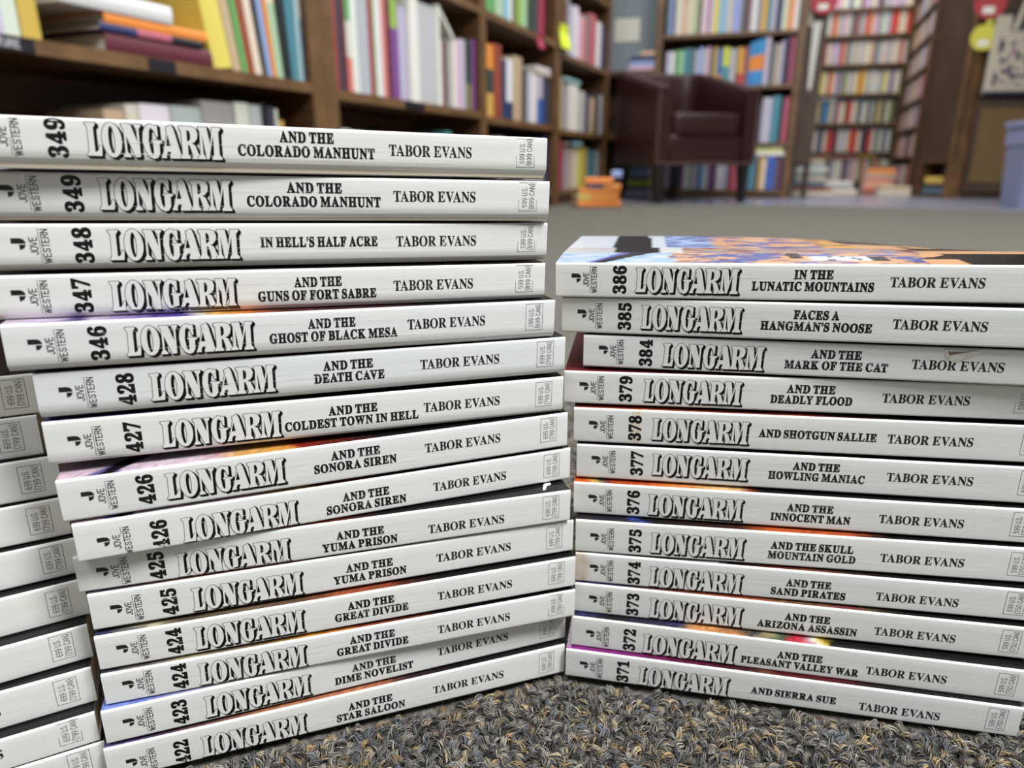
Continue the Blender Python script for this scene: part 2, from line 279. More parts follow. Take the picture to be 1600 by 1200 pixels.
'W':[[254,-16,48,585,40,606,31,623,23,636,11,645,-4,651,-23,653,-23,678,269,678,269,653,250,651,234,648,223,643,215,635,211,625,209,611,210,595,214,577,220,555,332,228,448,525,426,594,418,615,409,630,398,640,384,646,365,650,341,653,341,678,654,678,654,653,616,649,593,635,585,613,594,575,706,247,805,550,812,572,816,590,817,605,815,621,810,633,801,641,788,647,771,651,749,653,749,678,929,678,929,653,911,648,897,639,885,627,875,611,865,590,856,565,664,-16,637,-16,470,460,283,-16]],
'Y':[[151,0,151,26,182,29,205,36,221,47,231,64,237,88,239,120,239,266,69,576,52,605,36,626,21,639,1,648,-20,652,-20,678,308,678,308,652,291,652,274,651,260,648,248,644,239,637,234,629,232,620,233,610,237,597,244,583,370,336,496,545,509,569,516,589,519,607,511,632,486,647,444,652,439,652,439,678,654,678,654,652,637,648,622,642,609,632,596,619,583,603,570,583,399,303,399,120,401,88,407,64,417,47,433,36,457,29,488,26,488,0]],
'Z':[[30,0,30,16,411,640,319,640,278,638,241,634,211,626,184,613,160,596,140,575,122,547,106,512,91,471,66,471,85,678,605,678,605,660,228,43,356,43,420,48,475,64,520,91,556,129,585,180,606,244,631,244,606,0]],
}
# measured pose of every stacked paperback: x, y, z (mm, lower left end of the spine), yaw, tilt (deg), spine height, clear height
BOOKS = {
 '349a': {'p': [-147.43, 191.86, 205.2, 21.16, -1.4, 13.73, 13.73], 't': [['AND THE', 82.1, 98.3], ['COLORADO MANHUNT', 70.0, 110.9]], 'L': [30.7, 65.3], 'a': [115.5, 143.4]},
 '349b': {'p': [-148.83, 197.13, 190.86, 18.8, -1.4, 13.62, 13.62], 't': [['AND THE', 82.4, 99.4], ['COLORADO MANHUNT', 70.4, 111.6]], 'L': [30.3, 65.8], 'a': [115.8, 143.9]},
 '348': {'p': [-148.08, 196.13, 176.89, 19.98, -1.45, 13.24, 13.24], 't': [["IN HELL'S HALF ACRE", 72.6, 109.6]], 'L': [30.3, 66.0], 'a': [115.8, 144.0]},
 '347': {'p': [-149.58, 193.86, 163.18, 19.25, -1.33, 12.74, 12.74], 't': [['AND THE', 83.7, 98.8], ['GUNS OF FORT SABRE', 72.4, 110.0]], 'L': [31.0, 65.8], 'a': [115.8, 143.8]},
 '346': {'p': [-144.73, 189.32, 148.97, 20.41, -1.38, 13.88, 13.88], 't': [['AND THE', 83.5, 98.8], ['GHOST OF BLACK MESA', 71.4, 112.7]], 'L': [30.8, 66.3], 'a': [116.2, 144.1]},
 '428': {'p': [-140.89, 192.64, 133.47, 19.91, -1.03, 13.91, 13.91], 't': [['AND THE', 82.5, 99.1], ['DEATH CAVE', 79.3, 102.9]], 'L': [30.3, 66.7], 'a': [115.5, 144.8]},
 '427': {'p': [-141.34, 192.61, 118.27, 19.85, -1.12, 13.91, 13.91], 't': [['AND THE', 83.4, 100.1], ['COLDEST TOWN IN HELL', 68.9, 114.6]], 'L': [31.6, 67.4], 'a': [116.5, 145.3]},
 '426a': {'p': [-138.11, 188.9, 100.81, 20.95, -0.07, 13.87, 13.87], 't': [['AND THE', 81.1, 98.1], ['SONORA SIREN', 75.2, 103.8]], 'L': [29.5, 65.3], 'a': [114.2, 143.2]},
 '426b': {'p': [-136.28, 189.11, 86.47, 21.28, -0.17, 13.25, 13.25], 't': [['AND THE', 82.1, 98.7], ['SONORA SIREN', 76.3, 104.8]], 'L': [30.3, 66.1], 'a': [115.0, 143.8]},
 '425a': {'p': [-141.0, 192.97, 72.71, 16.69, -0.2, 13.13, 13.13], 't': [['AND THE', 81.9, 98.8], ['YUMA PRISON', 76.8, 103.5]], 'L': [29.8, 65.5], 'a': [114.9, 144.1]},
 '425b': {'p': [-138.67, 192.42, 58.56, 17.51, -0.34, 13.65, 13.65], 't': [['AND THE', 82.2, 99.2], ['YUMA PRISON', 77.6, 104.1]], 'L': [30.7, 66.4], 'a': [115.5, 144.9]},
 '424a': {'p': [-138.27, 190.84, 43.83, 16.86, -0.15, 13.26, 13.26], 't': [['AND THE', 81.7, 98.7], ['GREAT DIVIDE', 76.9, 103.8]], 'L': [30.0, 65.8], 'a': [115.0, 144.5]},
 '424b': {'p': [-138.03, 189.68, 30.47, 16.99, -0.3, 12.45, 12.45], 't': [['AND THE', 81.5, 98.2], ['GREAT DIVIDE', 76.6, 103.1]], 'L': [29.7, 65.4], 'a': [114.5, 143.5]},
 '423': {'p': [-138.87, 187.07, 16.4, 19.51, -0.35, 13.74, 13.6], 't': [['AND THE', 83.1, 99.8], ['DIME NOVELIST', 76.5, 106.4]], 'L': [31.6, 67.3], 'a': [116.2, 145.6]},
 '422': {'p': [-140.04, 186.16, 1.1, 18.59, -0.09, 13.96, 13.9], 't': [['AND THE', 81.9, 98.7], ['STAR SALOON', 77.3, 103.5]], 'L': [30.2, 65.8], 'a': [114.8, 144.1]},
 '386': {'p': [16.55, 257.28, 158.35, -10.83, 1.1, 12.85, 12.85], 't': [['IN THE', 84.2, 97.2], ['LUNATIC MOUNTAINS', 70.3, 110.7]], 'L': [29.4, 65.4], 'a': [115.6, 145.1]},
 '385': {'p': [19.26, 258.5, 144.51, -12.52, 0.86, 13.52, 13.52], 't': [['FACES A', 83.1, 98.3], ["HANGMAN'S NOOSE", 72.2, 109.4]], 'L': [29.8, 65.2], 'a': [115.7, 145.1]},
 '384': {'p': [27.69, 256.85, 131.15, -11.76, 0.75, 12.63, 12.63], 't': [['AND THE', 82.4, 99.3], ['MARK OF THE CAT', 73.6, 108.4]], 'L': [30.0, 65.9], 'a': [115.9, 145.1]},
 '379': {'p': [20.5, 255.1, 116.79, -9.27, 0.86, 13.06, 13.06], 't': [['AND THE', 82.5, 99.5], ['DEADLY FLOOD', 77.0, 105.7]], 'L': [30.5, 66.1], 'a': [115.7, 144.9]},
 '378': {'p': [24.5, 253.02, 101.38, -9.31, 0.86, 14.12, 14.12], 't': [['AND SHOTGUN SALLIE', 69.8, 111.4]], 'L': [30.2, 65.7], 'a': [115.1, 143.9]},
 '377': {'p': [26.02, 252.79, 85.96, -9.86, 0.88, 14.26, 14.26], 't': [['AND THE', 81.9, 98.6], ['HOWLING MANIAC', 73.3, 107.8]], 'L': [29.6, 65.1], 'a': [115.2, 144.5]},
 '376': {'p': [24.97, 249.91, 71.32, -9.6, 0.81, 13.66, 13.66], 't': [['AND THE', 81.6, 98.4], ['INNOCENT MAN', 75.9, 104.8]], 'L': [29.5, 65.0], 'a': [114.7, 143.9]},
 '375': {'p': [25.68, 245.34, 56.37, -8.64, 0.63, 14.29, 14.29], 't': [['AND THE SKULL', 75.3, 105.4], ['MOUNTAIN GOLD', 74.5, 106.6]], 'L': [29.8, 65.1], 'a': [115.2, 144.5]},
 '374': {'p': [25.94, 245.03, 42.7, -9.52, 0.35, 13.22, 13.22], 't': [['AND THE', 82.0, 98.6], ['SAND PIRATES', 76.7, 104.2]], 'L': [29.8, 65.2], 'a': [115.0, 144.0]},
 '373': {'p': [25.9, 243.85, 28.88, -9.97, -0.01, 13.57, 13.57], 't': [['AND THE', 82.6, 99.4], ['ARIZONA ASSASSIN', 72.6, 109.7]], 'L': [30.4, 66.1], 'a': [115.7, 144.4]},
 '372': {'p': [24.8, 240.68, 14.53, -10.53, -0.42, 14.11, 14.11], 't': [['AND THE', 81.1, 98.0], ['PLEASANT VALLEY WAR', 67.7, 111.6]], 'L': [29.1, 64.8], 'a': [114.1, 142.7]},
 '371': {'p': [22.44, 238.65, 0.8, -10.71, -0.35, 13.5, 13.4], 't': [['AND SIERRA SUE', 74.4, 106.4]], 'L': [30.1, 65.3], 'a': [114.8, 143.8]},
 'F1': {'p': [-304.65, 133.63, 130.74, 28.23, -1.03, 13.6, 13.6]},
 'F2': {'p': [-307.33, 131.22, 116.16, 28.18, -0.89, 14.02, 14.02]},
 'F3': {'p': [-301.49, 127.53, 101.13, 29.46, -0.73, 14.31, 14.31]},
 'F4': {'p': [-300.53, 125.81, 86.44, 29.54, -0.65, 14.12, 14.12]},
 'F5': {'p': [-296.99, 122.46, 72.38, 30.24, -0.6, 13.47, 13.47]},
 'F6': {'p': [-294.67, 117.27, 57.61, 30.85, -0.59, 14.23, 14.23]},
 'F7': {'p': [-293.92, 113.72, 43.37, 30.09, -0.39, 13.41, 13.41]},
 'F8': {'p': [-295.81, 115.14, 28.72, 27.84, -0.39, 14.14, 14.14]},
 'F9': {'p': [-295.05, 111.62, 15.65, 27.29, -0.18, 12.22, 12.22]},
 'F10': {'p': [-294.73, 113.32, 1.36, 26.54, 0.1, 13.41, 13.4]},
}

# ------------------------------------------------------------------ lettering
_gc = {}
def ribbon(pts, w, ext=0.4):
    V = []; F = []
    for (x0, y0), (x1, y1) in zip(pts, pts[1:]):
        L = math.hypot(x1 - x0, y1 - y0) or 1e-6
        ux, uy = (x1 - x0) / L, (y1 - y0) / L
        e = w * ext
        a = (x0 - ux * e, y0 - uy * e); b = (x1 + ux * e, y1 + uy * e)
        o = len(V)
        V += [(a[0] - uy * w / 2, a[1] + ux * w / 2), (a[0] + uy * w / 2, a[1] - ux * w / 2),
              (b[0] + uy * w / 2, b[1] - ux * w / 2), (b[0] - uy * w / 2, b[1] + ux * w / 2)]
        F.append((o, o + 1, o + 2, o + 3))
    return V, F

def fill(loops, grow=0.0):
    """flat filled faces of closed outlines (holes allowed), optionally made bolder by stroking the outline"""
    cu = bpy.data.curves.new('outline', 'CURVE'); cu.dimensions = '2D'; cu.fill_mode = 'BOTH'
    for l in loops:
        sp = cu.splines.new('POLY'); sp.points.add(len(l) - 1)
        for p, q in zip(sp.points, l): p.co = (q[0], q[1], 0, 1)
        sp.use_cyclic_u = True
    o = bpy.data.objects.new('outline', cu); COL.objects.link(o)
    dg = bpy.context.evaluated_depsgraph_get()
    me = o.evaluated_get(dg).to_mesh()
    vs = [(v.co.x, v.co.y) for v in me.vertices]
    fs = [tuple(p.vertices) for p in me.polygons]
    o.evaluated_get(dg).to_mesh_clear()
    bpy.data.objects.remove(o); bpy.data.curves.remove(cu)
    if grow > 0:
        for l in loops:
            rv, rf = ribbon(list(l) + [l[0]], grow * 2, 0.5)
            o = len(vs); vs += rv; fs += [tuple(j + o for j in f) for f in rf]
    return vs, fs

def glyph(ch, grow):
    k = (ch, grow)
    if k not in _gc:
        loops = [[(l[i] / 1000, l[i + 1] / 1000) for i in range(0, len(l), 2)] for l in GLYPH[ch]]
        vs, fs = fill(loops, grow)
        x0 = min(v[0] for v in vs); x1 = max(v[0] for v in vs)
        _gc[k] = ([(v[0] - x0, v[1]) for v in vs], fs, x1 - x0)
    return _gc[k]

def serif(text, grow=0.0, gap=0.035, space=0.24):
    """one line of bold serif capitals -> vertices, faces, width; cap height 0.678"""
    x = 0; V = []; F = []
    kern = {('A', 'V'): -.1, ('V', 'A'): -.1, ('T', 'A'): -.08, ('A', 'T'): -.08, ('F', 'A'): -.05, ('L', 'T'): -.06, ('W', 'A'): -.08, ('L', 'Y'): -.06, ('P', 'L'): 0}
    for i, ch in enumerate(text):
        if ch == ' ': x += space; continue
        if i and (text[i - 1], ch) in kern: x += kern[(text[i - 1], ch)]
        vs, fs, w = glyph(ch, grow)
        o = len(V); V += [(a + x, b) for a, b in vs]; F += [tuple(j + o for j in f) for f in fs]
        x += w + gap
    return V, F, x - gap

STROKE = {  # thin grotesque capitals, 4 x 6 grid
 'J': [[(3, 6), (3, 1.4), (2.5, .3), (1.4, .1), (.5, .6), (.2, 1.6)]],
 'O': [[(1, .2), (3, .2), (3.8, 1.4), (3.8, 4.6), (3, 5.8), (1, 5.8), (.2, 4.6), (.2, 1.4), (1, .2)]],
 'V': [[(0, 6), (2, 0), (4, 6)]], 'E': [[(3.6, 6), (.4, 6), (.4, 0), (3.7, 0)], [(.4, 3.1), (3.2, 3.1)]],
 'W': [[(-.4, 6), (.9, 0), (2, 5.4), (3.1, 0), (4.4, 6)]],
 'S': [[(3.6, 4.6), (3.1, 5.7), (1.9, 6), (.7, 5.5), (.4, 4.4), (1, 3.4), (2.9, 2.7), (3.7, 1.6), (3.3, .5), (2, 0), (.8, .4), (.2, 1.5)]],
 'T': [[(0, 6), (4, 6)], [(2, 6), (2, 0)]],
 'R': [[(.4, 0), (.4, 6), (2.7, 6), (3.6, 5.3), (3.6, 3.9), (2.7, 3.1), (.4, 3.1)], [(2.2, 3.1), (3.8, 0)]],
 'N': [[(.3, 0), (.3, 6), (3.7, 0), (3.7, 6)]],
 'U': [[(.3, 6), (.3, 1.3), (1.1, .2), (2.9, .2), (3.7, 1.3), (3.7, 6)]],
 'C': [[(3.7, 4.4), (3.1, 5.6), (1.9, 6), (.8, 5.4), (.2, 4.2), (.2, 1.8), (.8, .6), (1.9, 0), (3.1, .4), (3.7, 1.6)]],
 'A': [[(0, 0), (2, 6), (4, 0)], [(.7, 2), (3.3, 2)]],
 '0': [[(1, .2), (3, .2), (3.7, 1.4), (3.7, 4.6), (3, 5.8), (1, 5.8), (.3, 4.6), (.3, 1.4), (1, .2)]],
 '5': [[(3.5, 6), (.9, 6), (.6, 3.2), (2, 3.7), (3.2, 3.1), (3.6, 1.9), (3, .5), (1.8, 0), (.4, .8)]],
 '6': [[(3.4, 5.2), (2.4, 6), (1.1, 5.4), (.4, 3.6), (.4, 1.4), (1.2, .1), (2.8, .1), (3.6, 1.2), (3.5, 2.7), (2.6, 3.5), (1.3, 3.3), (.4, 2.2)]],
 '7': [[(.3, 6), (3.7, 6), (1.5, 0)]],
 '8': [[(2, 3.2), (.9, 3.7), (.6, 4.9), (1.3, 5.9), (2.7, 5.9), (3.4, 4.9), (3.1, 3.7), (2, 3.2), (.7, 2.6), (.3, 1.3), (1.1, .1), (2.9, .1), (3.7, 1.3), (3.3, 2.6), (2, 3.2)]],
 '9': [[(.6, .8), (1.6, 0), (2.9, .6), (3.6, 2.4), (3.6, 4.6), (2.8, 5.9), (1.2, 5.9), (.4, 4.8), (.5, 3.3), (1.4, 2.5), (2.7, 2.7), (3.6, 3.8)]],
 '(': [[(1.8, 7), (.9, 5), (.7, 3), (.9, 1), (1.8, -1)]], ')': [[(.4, 7), (1.3, 5), (1.5, 3), (1.3, 1), (.4, -1)]],
 '.': [[(.5, 0), (.5, .6)]]}
ADV = {'(': 2.4, ')': 2.4, '.': 1.6, ' ': 2.4, 'W': 5.6, 'T': 4.6, 'J': 4.2}
def sans(text, w=0.75):
    """thin stroke capitals; cap height 6"""
    x = 0; V = []; F = []
    for ch in text:
        for pl in STROKE.get(ch, []):
            vs, fs = ribbon(pl, w)
            o = len(V); V += [(a + x, b) for a, b in vs]; F += [tuple(j + o for j in f) for f in fs]
        x += ADV.get(ch, 4.9)
    return V, F, x - 0.9

# hand traced series word mark: flared condensed capitals with outline and drop shadow (traced grid, y down)
def ell(cx, cy, rx, ry, n=28): return [(cx + rx * math.cos(2 * math.pi * i / n), cy + ry * math.sin(2 * math.pi * i / n)) for i in range(n)]
MARK = [
 [[(88, 110), (190, 108), (192, 128), (168, 160), (160, 412), (186, 405), (215, 342), (236, 346), (223, 452), (80, 452), (80, 436), (100, 410), (112, 160), (90, 130)]],
 [ell(341, 281, 99, 182), ell(339, 281, 31, 143)],
 [[(450, 108), (543, 108), (596, 300), (600, 165), (578, 130), (578, 108), (645, 108), (645, 128), (622, 160), (612, 452), (560, 456), (488, 232), (483, 400), (515, 440), (515, 456), (440, 456), (440, 440), (462, 405), (468, 160), (450, 130)]],
 [[(735, 100), (765, 105), (790, 118), (815, 112), (812, 235), (795, 235), (778, 175), (748, 140), (727, 168), (713, 280), (722, 390), (742, 428), (753, 400), (757, 292), (740, 286), (740, 270), (850, 270), (850, 290), (822, 302), (816, 410), (790, 455), (750, 468), (700, 442), (662, 370), (650, 280), (662, 190), (690, 130)]],
 [[(905, 130), (965, 100), (985, 150), (1035, 410), (1047, 440), (1032, 458), (925, 458), (915, 440), (932, 402), (924, 386), (898, 390), (880, 430), (885, 456), (825, 456), (835, 432), (850, 400), (912, 180)], [(916, 205), (935, 326), (886, 326)]],
 [[(1040, 110), (1160, 108), (1215, 130), (1234, 185), (1222, 240), (1190, 280), (1160, 287), (1197, 312), (1225, 400), (1257, 440), (1257, 458), (1150, 458), (1167, 432), (1138, 312), (1120, 306), (1115, 410), (1137, 440), (1135, 456), (1030, 456), (1032, 440), (1055, 405), (1060, 165), (1040, 135)], [(1118, 150), (1143, 155), (1155, 192), (1150, 248), (1128, 272), (1115, 270)]],
 [[(1245, 110), (1335, 108), (1362, 300), (1395, 108), (1485, 110), (1485, 130), (1460, 160), (1455, 405), (1480, 440), (1480, 460), (1370, 460), (1372, 440), (1395, 405), (1400, 195), (1337, 456), (1310, 456), (1281, 195), (1278, 400), (1300, 440), (1300, 456), (1215, 456), (1215, 440), (1245, 410), (1258, 165), (1245, 130)]],
]
WM = []          # (layer height, material index, verts (u 0..1, h mm above base), faces)
def make_mark():
    kx = 1.0 / (1492 - 84); ky = 9.0 / 350.0
    conv = lambda x, y: ((x - 84) * kx, (455 - y) * ky)
    lay = 0
    for loops in MARK:
        fv, ff = fill(loops, 0.0)
        ov, of = fill(loops, 6.0)
        lay += 1
        for k in (0.2, 0.4, 0.6, 0.8, 1.0):
            WM.append((lay, 1, [conv(x + 27 * k, y + 24 * k) for x, y in ov], of))
        lay += 1
        WM.append((lay, 1, [conv(x, y) for x, y in ov], of))
        lay += 1
        WM.append((lay, 2, [conv(x, y) for x, y in fv], ff))
make_mark()
JLOGO = [fill([[(165, -480), (320, -480), (365, -487), (400, -502), (430, -535), (448, -575), (455, -615), (165, -615)]]),
         fill([[(318, -640), (448, -640), (432, -695), (400, -737), (362, -760), (318, -772)]])]

# ------------------------------------------------------------------ the stacked paperbacks
LBASE = {'349a': 3.8, '349b': 3.2, '348': 2.6, '347': 1.4, '346': 2.6, '428': 2.6, '427': 1.9, '426a': 2.5, '426b': 0.7, '425a': 0.5,
         '425b': 1.1, '424a': 1.5, '424b': 0.95, '423': 1.5, '422': 0.8, '386': 2.2, '385': 2.3, '384': 1.5, '379': 1.9, '378': 2.2,
         '377': 2.9, '376': 1.5, '375': 1.8, '374': 0.8, '373': 1.0, '372': 1.0, '371': 0.7}
ABASE = {'422': 4.7, '423': 5.6, '424a': 4.5, '424b': 3.9, '425b': 4.8, '426b': 4.3, '425a': 3.3, '426a': 5.8, '427': 5.2, '371': 3.0, '372': 4.2, '374': 3.5, '347': 4.6, '346': 6.0, '428': 5.9, '349a': 6.3, '349b': 6.3}
RBOT = {'349a': 3.2, '349b': 2.5, '348': 2.0, '347': 1.5, '346': 1.9, '428': 1.7, '427': 1.2}
PRICE = {}
for _n in BOOKS:
    PRICE[_n] = ('699 U.S.', '(799 CAN)')
    if _n[:2] == '34' or _n in ('386', '385', '384', '379', '378', '377'): PRICE[_n] = ('599 U.S.', '(899 CAN)')
    if _n in ('376', '375', '374', '373', '372', '371'): PRICE[_n] = ('599 U.S.', '(750 CAN)')
# printed front covers: colour along the spine edge (mm from the head of the spine)
DK = (26, 24, 26)
ART = {
 '349a': [(0, (150, 140, 200)), (40, (190, 180, 215)), (75, (200, 60, 80)), (100, (190, 70, 80)), (120, (225, 225, 225))],
 '349b': [(0, (40, 34, 60)), (30, DK), (80, DK), (171, DK)],
 '348': [(0, (90, 30, 26)), (20, (60, 26, 24)), (60, DK), (171, DK)],
 '347': [(0, DK), (50, (40, 30, 30)), (171, DK)],
 '346': [(0, (235, 215, 232)), (12, (225, 205, 235)), (16, (70, 50, 120)), (24, (235, 220, 235)), (38, (90, 66, 160)), (46, (80, 60, 150)), (50, (235, 225, 225)), (58, (240, 170, 70)), (66, (220, 120, 50)), (78, (90, 40, 40)), (110, (60, 30, 34)), (130, DK), (171, DK)],
 '428': [(0, (70, 60, 110)), (20, (34, 32, 44)), (171, DK)],
 '427': [(0, (90, 84, 160)), (10, (70, 66, 120)), (30, (40, 36, 70)), (60, DK), (171, DK)],
 '426a': [(0, (235, 205, 222)), (40, (238, 214, 226)), (50, (232, 190, 200)), (56, (240, 180, 90)), (66, (235, 160, 70)), (72, (150, 40, 30)), (84, (110, 40, 32)), (96, (60, 34, 34)), (104, DK), (171, DK)],
 '426b': [(0, (235, 205, 222)), (40, (238, 214, 226)), (50, (232, 190, 200)), (56, (220, 180, 110)), (68, (200, 160, 110)), (74, (120, 50, 40)), (92, (130, 60, 46)), (100, (60, 34, 34)), (106, DK), (171, DK)],
 '425a': [(0, (225, 222, 222)), (40, (190, 120, 100)), (58, (150, 70, 50)), (80, (110, 50, 40)), (95, (60, 34, 30)), (100, DK), (171, DK)],
 '425b': [(0, (70, 70, 90)), (20, (110, 80, 70)), (60, (160, 90, 60)), (90, (90, 50, 36)), (110, DK), (171, DK)],
 '424a': [(0, (50, 56, 90)), (6, (60, 60, 80)), (16, (200, 190, 150)), (30, (90, 80, 66)), (48, (120, 100, 80)), (62, (100, 70, 50)), (80, (170, 90, 60)), (98, (150, 70, 46)), (110, (60, 36, 30)), (116, DK), (171, DK)],
 '424b': [(0, (50, 56, 90)), (10, (90, 84, 90)), (26, (190, 180, 140)), (48, (120, 100, 80)), (70, (220, 150, 50)), (84, (170, 80, 50)), (104, (110, 56, 40)), (114, DK), (171, DK)],
 '423': [(0, (130, 150, 225)), (12, (120, 140, 225)), (24, (150, 150, 200)), (40, (200, 190, 180)), (60, (190, 120, 80)), (171, DK)],
 '422': [(0, (120, 100, 160)), (14, (90, 70, 110)), (32, (110, 80, 80)), (50, (180, 120, 90)), (75, (200, 130, 90)), (95, (180, 110, 80)), (108, (60, 40, 50)), (125, DK), (171, DK)],
 '385': [(0, (120, 40, 40)), (30, (90, 36, 36)), (50, DK), (70, (100, 40, 40)), (90, DK), (171, DK)],
 '384': [(0, DK), (40, (60, 30, 30)), (50, (90, 60, 40)), (75, (110, 60, 50)), (95, (60, 40, 40)), (120, DK), (171, DK)],
 '379': [(0, (120, 30, 40)), (40, (90, 26, 34)), (80, (70, 22, 30)), (171, DK)],
 '378': [(0, (140, 50, 30)), (30, (190, 90, 50)), (60, (110, 50, 40)), (80, (150, 60, 40)), (100, (60, 30, 26)), (120, DK), (171, DK)],
 '377': [(0, (110, 40, 30)), (20, (70, 36, 36)), (50, DK), (171, DK)],
 '376': [(0, (230, 80, 30)), (6, (250, 200, 90)), (12, (60, 60, 90)), (18, (190, 70, 30)), (40, (240, 130, 60)), (56, (245, 200, 140)), (66, (120, 50, 30)), (74, DK), (171, DK)],
 '375': [(0, (40, 34, 34)), (22, (40, 36, 50)), (27, (70, 90, 190)), (32, DK), (62, (60, 34, 26)), (75, (200, 90, 40)), (105, (190, 90, 50)), (116, DK), (171, DK)],
 '374': [(0, (110, 100, 100)), (40, (60, 50, 50)), (58, (200, 200, 200)), (62, DK), (80, (110, 50, 40)), (92, (130, 70, 50)), (104, (60, 44, 40)), (130, DK), (171, DK)],
 '373': [(0, (60, 50, 100)), (20, (50, 44, 80)), (40, (120, 60, 40)), (66, (160, 80, 50)), (90, (120, 90, 60)), (105, (130, 50, 60)), (112, (110, 90, 60)), (125, DK), (171, DK)],
 '372': [(0, DK), (6, (60, 60, 130)), (12, DK), (40, (60, 56, 90)), (48, (200, 140, 90)), (60, (220, 150, 90)), (70, (60, 60, 60)), (74, (180, 160, 120)), (82, (60, 90, 60)), (86, (190, 40, 60)), (92, (200, 60, 80)), (97, (235, 235, 235)), (101, (220, 190, 60)), (103, DK), (171, DK)],
 '371': [(0, (150, 50, 140)), (25, (130, 40, 110)), (50, (100, 30, 60)), (68, (60, 24, 30)), (78, (120, 70, 50)), (84, (90, 24, 30)), (105, (80, 22, 28)), (118, DK), (171, DK)],
}
for _n in BOOKS:
    if _n[0] == 'F': ART[_n] = [(0, (40, 38, 44)), (171, (30, 28, 30))]

def lerp3(a, b, t): return tuple(a[i] + (b[i] - a[i]) * t for i in range(3))
def ramp(st, s):
    if s <= st[0][0]: return st[0][1]
    for (s0, c0), (s1, c1) in zip(st, st[1:]):
        if s <= s1: return lerp3(c0, c1, (s - s0) / (s1 - s0))
    return st[-1][1]
def art_plain(n, s, y, seed):
    st = ART[n]
    q = noise.noise((s * 0.07, y * 0.12, seed)) * 9 + noise.noise((s * 0.35, y * 0.5, seed)) * 3
    c = ramp(st, s + q)
    k = 0.8 + 0.2 * noise.noise((s * 0.9, y * 0.9, seed + 5))
    if n in ('426a', '426b'):              # the black curl printed in the pink corner
        cx = 12 + y * 0.55 + 0.02 * y * y
        if abs(s - cx) < 4.2 - 0.05 * y: c = (28, 24, 34) if abs(s - cx - .8) < 2.6 else (120, 110, 170)
    return tuple(min(255, max(0, v * k)) for v in c)
def art_top(n, s, y, seed):
    """topmost cover of the right stack: pale sky, black curl, figures in peach and blue, black title field; painted reflections across the middle"""
    w = noise.noise((s * 0.05, y * 0.09, 3.1)); w2 = noise.noise((s * 0.16, y * 0.3, 8.4)); w3 = noise.noise((s * 0.5, y * 0.8, 1.7))
    sky = (140, 166, 190); peach = (190, 144, 106); blue = (72, 84, 138); black = (18, 17, 20); white = (186, 190, 198)
    plum = (110, 58, 76)
    if y < 25:
        c0 = 12 + y * 0.62
        wd = 3.0 + y * 0.12
        if abs(s - c0 - 2) < wd: return black if s - c0 - 2 > -wd * 0.4 else (96, 86, 160)
        if s < 42 + w * 8: return lerp3(sky, white, min(1, max(0, 0.35 + w2)))
        if 92 + w2 * 2 < s < 118 and 7 < y < 17:
            if noise.noise((s * 0.33, y * 0.25, 2.0)) > 0.28 or s > 112: return black
            return white
        if 84 < s < 90 and y > 12: return black
        if s > 126 + w * 6 + y * .5: return black if s > 140 or y > 12 else peach
        v = w + 0.7 * w2
        if v > 0.12: return peach
        if v < -0.22: return blue
        return plum if w3 > 0.22 else lerp3(peach, blue, 0.35 + w3 * .4)
    if y < 44:  # middle band: mirror-like reflections of the cover, painted as mixed tones
        if s < 20: return lerp3(white, (150, 140, 120), 0.35)
        if s < 38: return black
        if s < 48: return (190, 190, 186)
        v = w + 0.8 * w2
        if s > 132: return lerp3(peach, black, min(1, max(0, (y - 36) / 6 + w2)))
        return lerp3((170, 140, 110), plum if v < 0 else (110, 110, 150), min(1, abs(v) * 1.6))
    e = 0.03 * (y - 44)
    if s < 19: return white
    if s < 36 - e: return black
    if s < 42: return white
    if s < 60 + w * 10: return lerp3(blue, (170, 190, 220), max(0, min(1, .5 + w2)))
    if s > 138 - w * 4: 
        if 128 < s < 150 and 52 < y < 78 and abs(s - 139) < 10: return peach
        return black
    if s > 118:
        if y < 74 and s < 136: return peach
        return black
    if s > 104: return lerp3((120, 90, 60), (214, 160, 70), max(0, min(1, .5 + 1.5 * w2)))
    return peach if (w + w2 * .8) > -0.15 else blue

def cover_lift(n, s, y):
    if n != '386': return 0.12 * math.exp(-((y - 30) / 26.0) ** 2)
    rise = 0.85 * min(1.0, y / 24.0)
    return rise - (1.2 + 7.2 * (s / 171.0) ** 3.4) * max(0.0, (y - 30) / 75.0) ** 1.1

